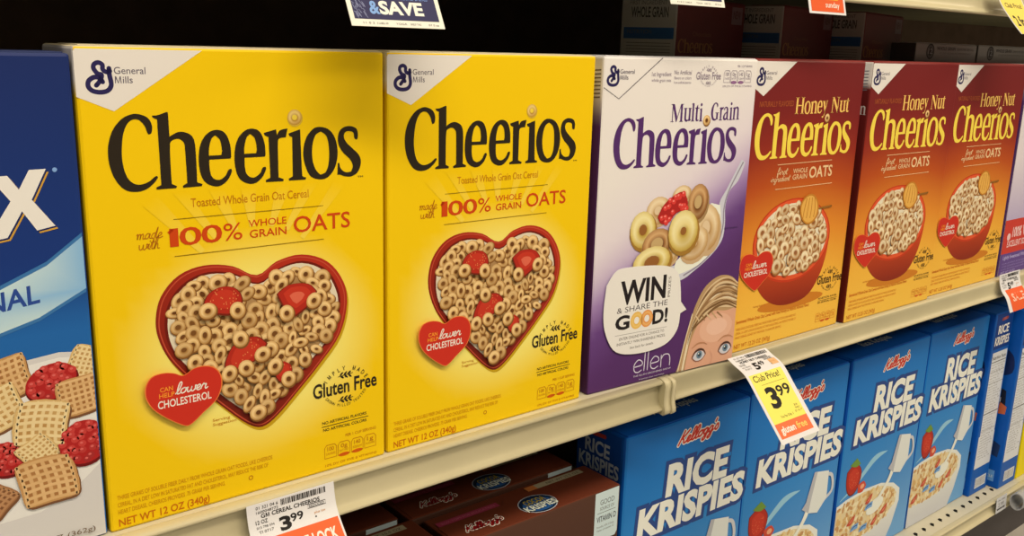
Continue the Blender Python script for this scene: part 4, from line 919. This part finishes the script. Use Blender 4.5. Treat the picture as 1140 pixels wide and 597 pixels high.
# kick plate, back wall, floor
def slab(name, x0, x1, y0, y1, z0, z1, m, **kw):
    V = [(x0 if i & 1 else x1, y0 if i & 2 else y1, z0 if i & 4 else z1) for i in range(8)]
    F = [(0, 1, 3, 2), (4, 6, 7, 5), (0, 4, 5, 1), (2, 3, 7, 6), (0, 2, 6, 4), (1, 5, 7, 3)]
    o = meshobj(name, V, F, None, m)
    b_ = bmesh.new(); b_.from_mesh(o.data); bmesh.ops.recalc_face_normals(b_, faces=b_.faces[:])
    b_.to_mesh(o.data); b_.free()
    for k, v in kw.items(): o[k] = v
    return o
slab('floor', -3, 6, -5, .6, -.53, -.48, FLOOR, kind='structure')
slab('wall_back', -.62, 2.9, .4405, .47, -.48, .42, BACK, kind='structure')
for i, (a_, b_) in enumerate(((-.62, .30), (.3012, 1.2212), (1.2224, 2.14), (2.1412, 2.9))):
    slab('kick_plate', a_, b_, .028, .034, -.48, -.3665, KICK, label='dark kick plate panel under the bottom shelf, %s' % ('leftmost section', 'middle section left of the seam', 'section right of the seam', 'farthest section')[i], category='kick plate', group='kick plate panels under the bottom shelf')

# ================================================================== TAGS
def strip(name, x0, x1, prof, label, cat, group, arts, body=None, base=C(228, 214, 196)):
    """paper tag following a bent profile [(y,z)...]; art coordinates: u across, v down from its top, in cm"""
    t = empty(name, ((x0 + x1) / 2, prof[0][0], prof[0][1]), 0, label, cat, group)
    ox, oy, oz = t.location; P = spline(prof, 6, False)
    s = [0]
    for a_, b_ in zip(P, P[1:]): s.append(s[-1] + math.hypot(b_[0] - a_[0], b_[1] - a_[1]))
    def at(v):
        v = max(0, min(s[-1], v))
        for i in range(len(P) - 1):
            if v <= s[i + 1] + 1e-9:
                k = (v - s[i]) / (s[i + 1] - s[i] + 1e-12); y = P[i][0] + (P[i + 1][0] - P[i][0]) * k; z = P[i][1] + (P[i + 1][1] - P[i][1]) * k
                dy, dz = P[i + 1][0] - P[i][0], P[i + 1][1] - P[i][1]; L = math.hypot(dy, dz); return y, z, dz / L, -dy / L
        return P[-1][0], P[-1][1], -1, 0
    V = []; F = []; th = .0003; n = len(P)
    for i, (y, z) in enumerate(P):
        _, _, ny, nz = at(s[i] if i else 1e-6)
        for x in (x0, x1):
            V.append((x - ox, y - oy, z - oz)); V.append((x - ox, y - ny * th - oy, z - nz * th - oz))
    for i in range(n - 1):
        b = 4 * i
        F += [(b, b + 2, b + 6, b + 4), (b + 1, b + 5, b + 7, b + 3), (b, b + 4, b + 5, b + 1), (b + 2, b + 3, b + 7, b + 6)]
    F += [(0, 1, 3, 2), (4 * n - 4, 4 * n - 2, 4 * n - 1, 4 * n - 3)]
    o = meshobj('paper', V, F, [base] * len(F), PAPER, t)
    def fn(u, v, l):
        y, z, ny, nz = at(v / 100); e = 1.2e-4 + l * 3e-5
        return (x0 + u / 100 - ox, y + ny * e - oy, z + nz * e - oz)
    for nm, a in arts: a.build(nm, fn, t, PAPER)
    return t, s[-1] * 100
class TagArt(Art):
    """v runs downward; long shapes are cut into short rows so that they follow the bend"""
    def add(s, V, F, cols, layer, rev=None):
        for i, f in enumerate(F):
            col = cols[i] if isinstance(cols, list) else cols
            b = len(s.v); P = [V[k] for k in f]; s.v += [(x, -y, layer) for x, y in P]
            s.f.append(tuple(range(b, b + len(P)))[::1]); s.c.append(col)
    def block(s, x0, v0, x1, v1, col, layer=1):
        n = max(1, int((v1 - v0) / .25) + 1)
        for i in range(n):
            a_, b_ = v0 + (v1 - v0) * i / n, v0 + (v1 - v0) * (i + 1) / n; Art.rect(s, x0, -a_, x1, -b_, col, layer)
    def t(s, txt, x0, x1, v, h, col, bold=0, layer=3): s.text(txt, x0, x1, -v, h, col, layer, bold)
K = C(30, 26, 24); ORG = C(236, 96, 44)
def barcode(a, x0, x1, v0, v1, seed):
    rr = random.Random(seed); x = x0
    while x < x1:
        w = rr.choice([.04, .06, .1]); a.block(x, v0, min(x + w, x1), v1, K, 2); x += w + rr.choice([.04, .07])
def price_label(a, price, cents, name, seed):
    barcode(a, 2.3, 5.5, .15, .55, seed)
    a.t('01 321 04 6', .6, 2.1, .4, .2, K); a.t('1600048772', .6, 2.1, .68, .17, K)
    a.t(name, .9, 5.0, 1.0, .26, K, .02); a.t('12 OZ', .5, 1.3, 1.35, .24, K, .01); a.t('013 798 594', .5, 1.7, 1.65, .15, K); a.t('TI 0717', .6, 1.6, 1.95, .17, K)
    a.t(price, 2.1, 2.75, 2.15, .8, K, .04); a.t(cents, 2.85, 3.7, 1.8, .5, K, .02)
    a.line([(4.1, -1.3), (5.4, -1.3), (5.4, -1.05), (4.1, -1.05)], .04, K, 3, 1, True); a.t('REDUCED', 4.2, 5.3, 1.26, .15, K); a.t('plus tax', 4.5, 5.3, 1.75, .16, C(200, 130, 60)); a.fill(ell(4.55, -1.95, .06, .06, 0, 8), K, 3)
a = TagArt(); price_label(a, '3', '99', 'GM CEREAL CHEERIOS', 1); a.t('.', 2.1, 2.2, 2.2, .5, K)
b = TagArt(); b.block(1.2, 2.35, 6.0, 5.6, ORG, 1); b.t('PRICE LOCK', 2.0, 5.6, 3.75, .8, CREAM, .03)
strip('price_tag', .0778, .1392, [(-.0128, -.0015), (-.0138, -.0090), (-.0165, -.0180), (-.0225, -.0260), (-.0325, -.0368), (-.0430, -.0500)],
      'white and orange 3.99 price tag under the yellow box nearest the camera', 'price tag', 'paper tags on the shelf rails', [('price_print', a), ('sale_band', b)])
a = TagArt(); price_label(a, '5', '49', 'HONEY NUT CHEERIOS', 2); a.block(4.5, 1.35, 5.6, 2.1, C(226, 170, 110), 2)
b = TagArt(); b.block(.35, 2.55, 5.3, 7.6, C(246, 220, 90), 1); b.t('Club Price!', .7, 4.6, 3.35, .62, K, .01)
b.line([(1.4, -3.75), (4.9, -3.75)], .03, K, 3, 1)
b.t('3', 1.5, 2.75, 6.1, 1.9, K, .04); b.t('99', 3.0, 4.9, 5.2, 1.0, K, .02); b.t('EA', 4.3, 4.8, 6.5, .2, K); b.t('THRU', 4.2, 4.9, 6.8, .2, K); b.t('07 18 17', 4.0, 5.1, 7.1, .2, K); b.t('You Pay Only .1', 1.7, 3.6, 7.2, .24, K)
c = TagArt(); c.block(.35, 7.55, 5.3, 9.0, C(238, 110, 60), 2); c.t('gluten', .8, 2.9, 8.55, .62, CREAM, .03, 4); c.t('free', 3.2, 4.7, 8.55, .62, C(246, 196, 90), .02, 4)
strip('price_tag', .5560, .6150, [(-.0112, .0030), (-.0190, -.0010), (-.0330, -.0078), (-.0480, -.0240), (-.0640, -.0420), (-.0800, -.0600)],
      'long yellow club price tag reading 3.99, hanging over a blue rice box', 'price tag', 'paper tags on the shelf rails', [('price_print', a), ('club_price_panel', b), ('gluten_free_band', c)])
a = TagArt(); price_label(a, '5', '49', 'MG CHEERIOS', 3)
b = TagArt(); b.block(.9, 2.2, 6, 5.2, C(234, 90, 40), 1); b.t('SALE', 1.8, 5.2, 3.9, 1.0, C(246, 190, 150), .03)
strip('price_tag', 1.1200, 1.1800, [(-.0110, .0090), (-.0120, .0000), (-.0165, -.0120), (-.0240, -.0215), (-.0310, -.0380)],
      'small white and orange price tag on the rail below the box with the red band', 'price tag', 'paper tags on the shelf rails', [('price_print', a), ('sale_band', b)])
def save_tag(x0, x1, prof, label):
    a = TagArt(); w = (x1 - x0) * 100; L = sum(math.hypot(q[0] - p[0], q[1] - p[1]) for p, q in zip(prof, prof[1:])) * 100
    a.block(.3, 2.0, w - .3, L - .45, C(52, 48, 76), 1)
    for k in range(40):
        rx = rnd.uniform(.35, 1.1); ry = -rnd.uniform(L - 2.2, L - .6); a.line([(rx, ry), (rx + .1, ry - rnd.uniform(.05, .3))], .04, C(130, 128, 146), 2, 1)
    b = TagArt(); b.t('COMPARE', .6, 3.1, L - 1.88, .5, C(236, 224, 200), .02); b.t('to national brands', 3.2, w - .8, L - 1.78, .36, C(120, 140, 180))
    b.t('&', 1.45, 2.05, L - .82, .78, C(130, 160, 200), .03); b.t('SAVE', 2.15, w - 1.35, L - .82, .78, C(236, 224, 200), .04)
    for q, s_ in ((.8, '11 0 2'), (1.7, '0 LABEL 00'), (3, 'YOGA'), (4, 'SHELF TAG'), (5.3, '07 0 ea')): b.t(s_, q, q + .75, L - .15, .12, C(120, 110, 100))
    strip('sale_tag', x0, x1, prof, label, 'sale tag', 'sale tags hanging from the top shelf', [('dark_panel', a), ('save_lettering', b)], base=C(236, 222, 190))
save_tag(.1390, .2035, [(-.0185, .3640), (-.0220, .3450), (-.0310, .3230), (-.0452, .2948)], 'navy COMPARE and SAVE tag with a white border, above the yellow boxes')
save_tag(.4240, .4890, [(-.0185, .3690), (-.0200, .3540), (-.0240, .3370), (-.0290, .3205)], 'navy SAVE tag edge hanging above the white and purple box')
a = TagArt(); a.block(.35, .4, 5.5, 4.75, C(226, 84, 30), 1); b = TagArt(); b.t('SALE', 1.2, 4.6, 3.6, 1.2, C(240, 170, 40), .03); b.t('sunday', 2.6, 4.8, 4.35, .5, C(238, 214, 180), .01)
strip('sale_tag', .6080, .6660, [(-.0185, .3700), (-.0200, .3540), (-.0240, .3370), (-.0280, .3215)], 'small orange tag with a white border above the first dark red box', 'sale tag', 'sale tags hanging from the top shelf', [('orange_panel', a), ('lettering', b)])
a = TagArt(); a.block(.2, .4, 5.8, 11, C(244, 206, 84), 1); b = TagArt(); b.t('Club Price!', .9, 5.0, 2.6, .6, K, .01); b.t('2 for 5', 1.0, 5.0, 5.2, 1.4, K, .03)
strip('sale_tag', .9700, 1.0300, [(-.0190, .3660), (-.0290, .3460), (-.0450, .3260), (-.0560, .3140)], 'yellow club price tag curling out at the top right corner', 'sale tag', 'sale tags hanging from the top shelf', [('yellow_panel', a), ('lettering', b)])
# small label and clear roll on the lower rail
a = TagArt(); a.t('UPC 3800', .3, 2.8, .6, .2, C(120, 110, 100)); a.t('2.99', .6, 2.4, 1.5, .6, C(130, 120, 110)); barcode(a, .3, 2.8, 1.7, 2.0, 6)
strip('shelf_label', 1.2230, 1.2560, [(-.0136, -.3450), (-.0142, -.3560), (-.0150, -.3690)], 'small white shelf label on the bottom rail under the turned blue boxes', 'shelf label', None, [('label_print', a)], base=C(206, 196, 180))
def roll():
    P = ell(0, 0, .0105, .0135, 0, 24); Q = ell(0, 0, .0088, .0118, 0, 24); n = 24; V = []; F = []
    for x in (0, .042):
        V += [(x, y, z) for y, z in P]; V += [(x, y, z) for y, z in Q]
    for i in range(n):
        j = (i + 1) % n
        F += [(i, j, 2 * n + j, 2 * n + i), (n + i, 3 * n + i, 3 * n + j, n + j), (i, n + i, n + j, j), (2 * n + i, 2 * n + j, 3 * n + j, 3 * n + i)]
    o = meshobj('tag_holder', V, F, None, mat('grey_clear_plastic', C(176, 166, 150), .25, .6)); o.location = (1.262, -.0265, -.3560)
    o['label'] = 'grey plastic tag holder curl on the bottom rail at the right edge'; o['category'] = 'tag holder'
roll()

# ================================================================== LIGHT
def area(name, loc, aim, sx, sy, e, col=WARM):
    l = bpy.data.lights.new(name, 'AREA'); l.shape = 'RECTANGLE'; l.size = sx; l.size_y = sy; l.energy = e; l.color = col
    o = bpy.data.objects.new(name, l); COL.objects.link(o); o.location = loc
    o.rotation_euler = (Vector(aim) - Vector(loc)).to_track_quat('-Z', 'Y').to_euler(); return o
area('aisle_light', (.1, -1.2, 2.2), (.4, 0, 0), 2.6, .25, 60)
area('aisle_light', (3.2, -1.9, 1.9), (1.2, 0, 0), 2.4, .3, 34)
area('aisle_light', (.5, -3.0, 2.2), (.4, 0, 0), 3.5, .5, 24)
w = bpy.data.worlds.new('store_ambient'); SC.world = w; w.use_nodes = True
w.node_tree.nodes['Background'].inputs[0].default_value = (1, .82, .58, 1); w.node_tree.nodes['Background'].inputs[1].default_value = .15

# ================================================================== CAMERA
cd = bpy.data.cameras.new('camera'); cam = bpy.data.objects.new('camera', cd); COL.objects.link(cam)
cam.location = (-.13227355, -.52836219, .28732889)
rx, ry, rz = R(76.40879426), R(-1.64319325), R(-38.80162582)
Rx = Matrix.Rotation(rx, 3, 'X'); Ry = Matrix.Rotation(ry, 3, 'Y'); Rz = Matrix.Rotation(rz, 3, 'Z')
cam.rotation_euler = (Rz @ Ry @ Rx).to_euler()
cd.sensor_fit = 'HORIZONTAL'; cd.sensor_width = 36; cd.lens = 1033.5895 / 1140 * 36; cd.clip_start = .01; cd.clip_end = 50
SC.camera = cam
vs = SC.view_settings; vs.view_transform = 'Standard'; vs.look = 'None'; vs.exposure = 0; vs.gamma = 1; vs.use_curve_mapping = False
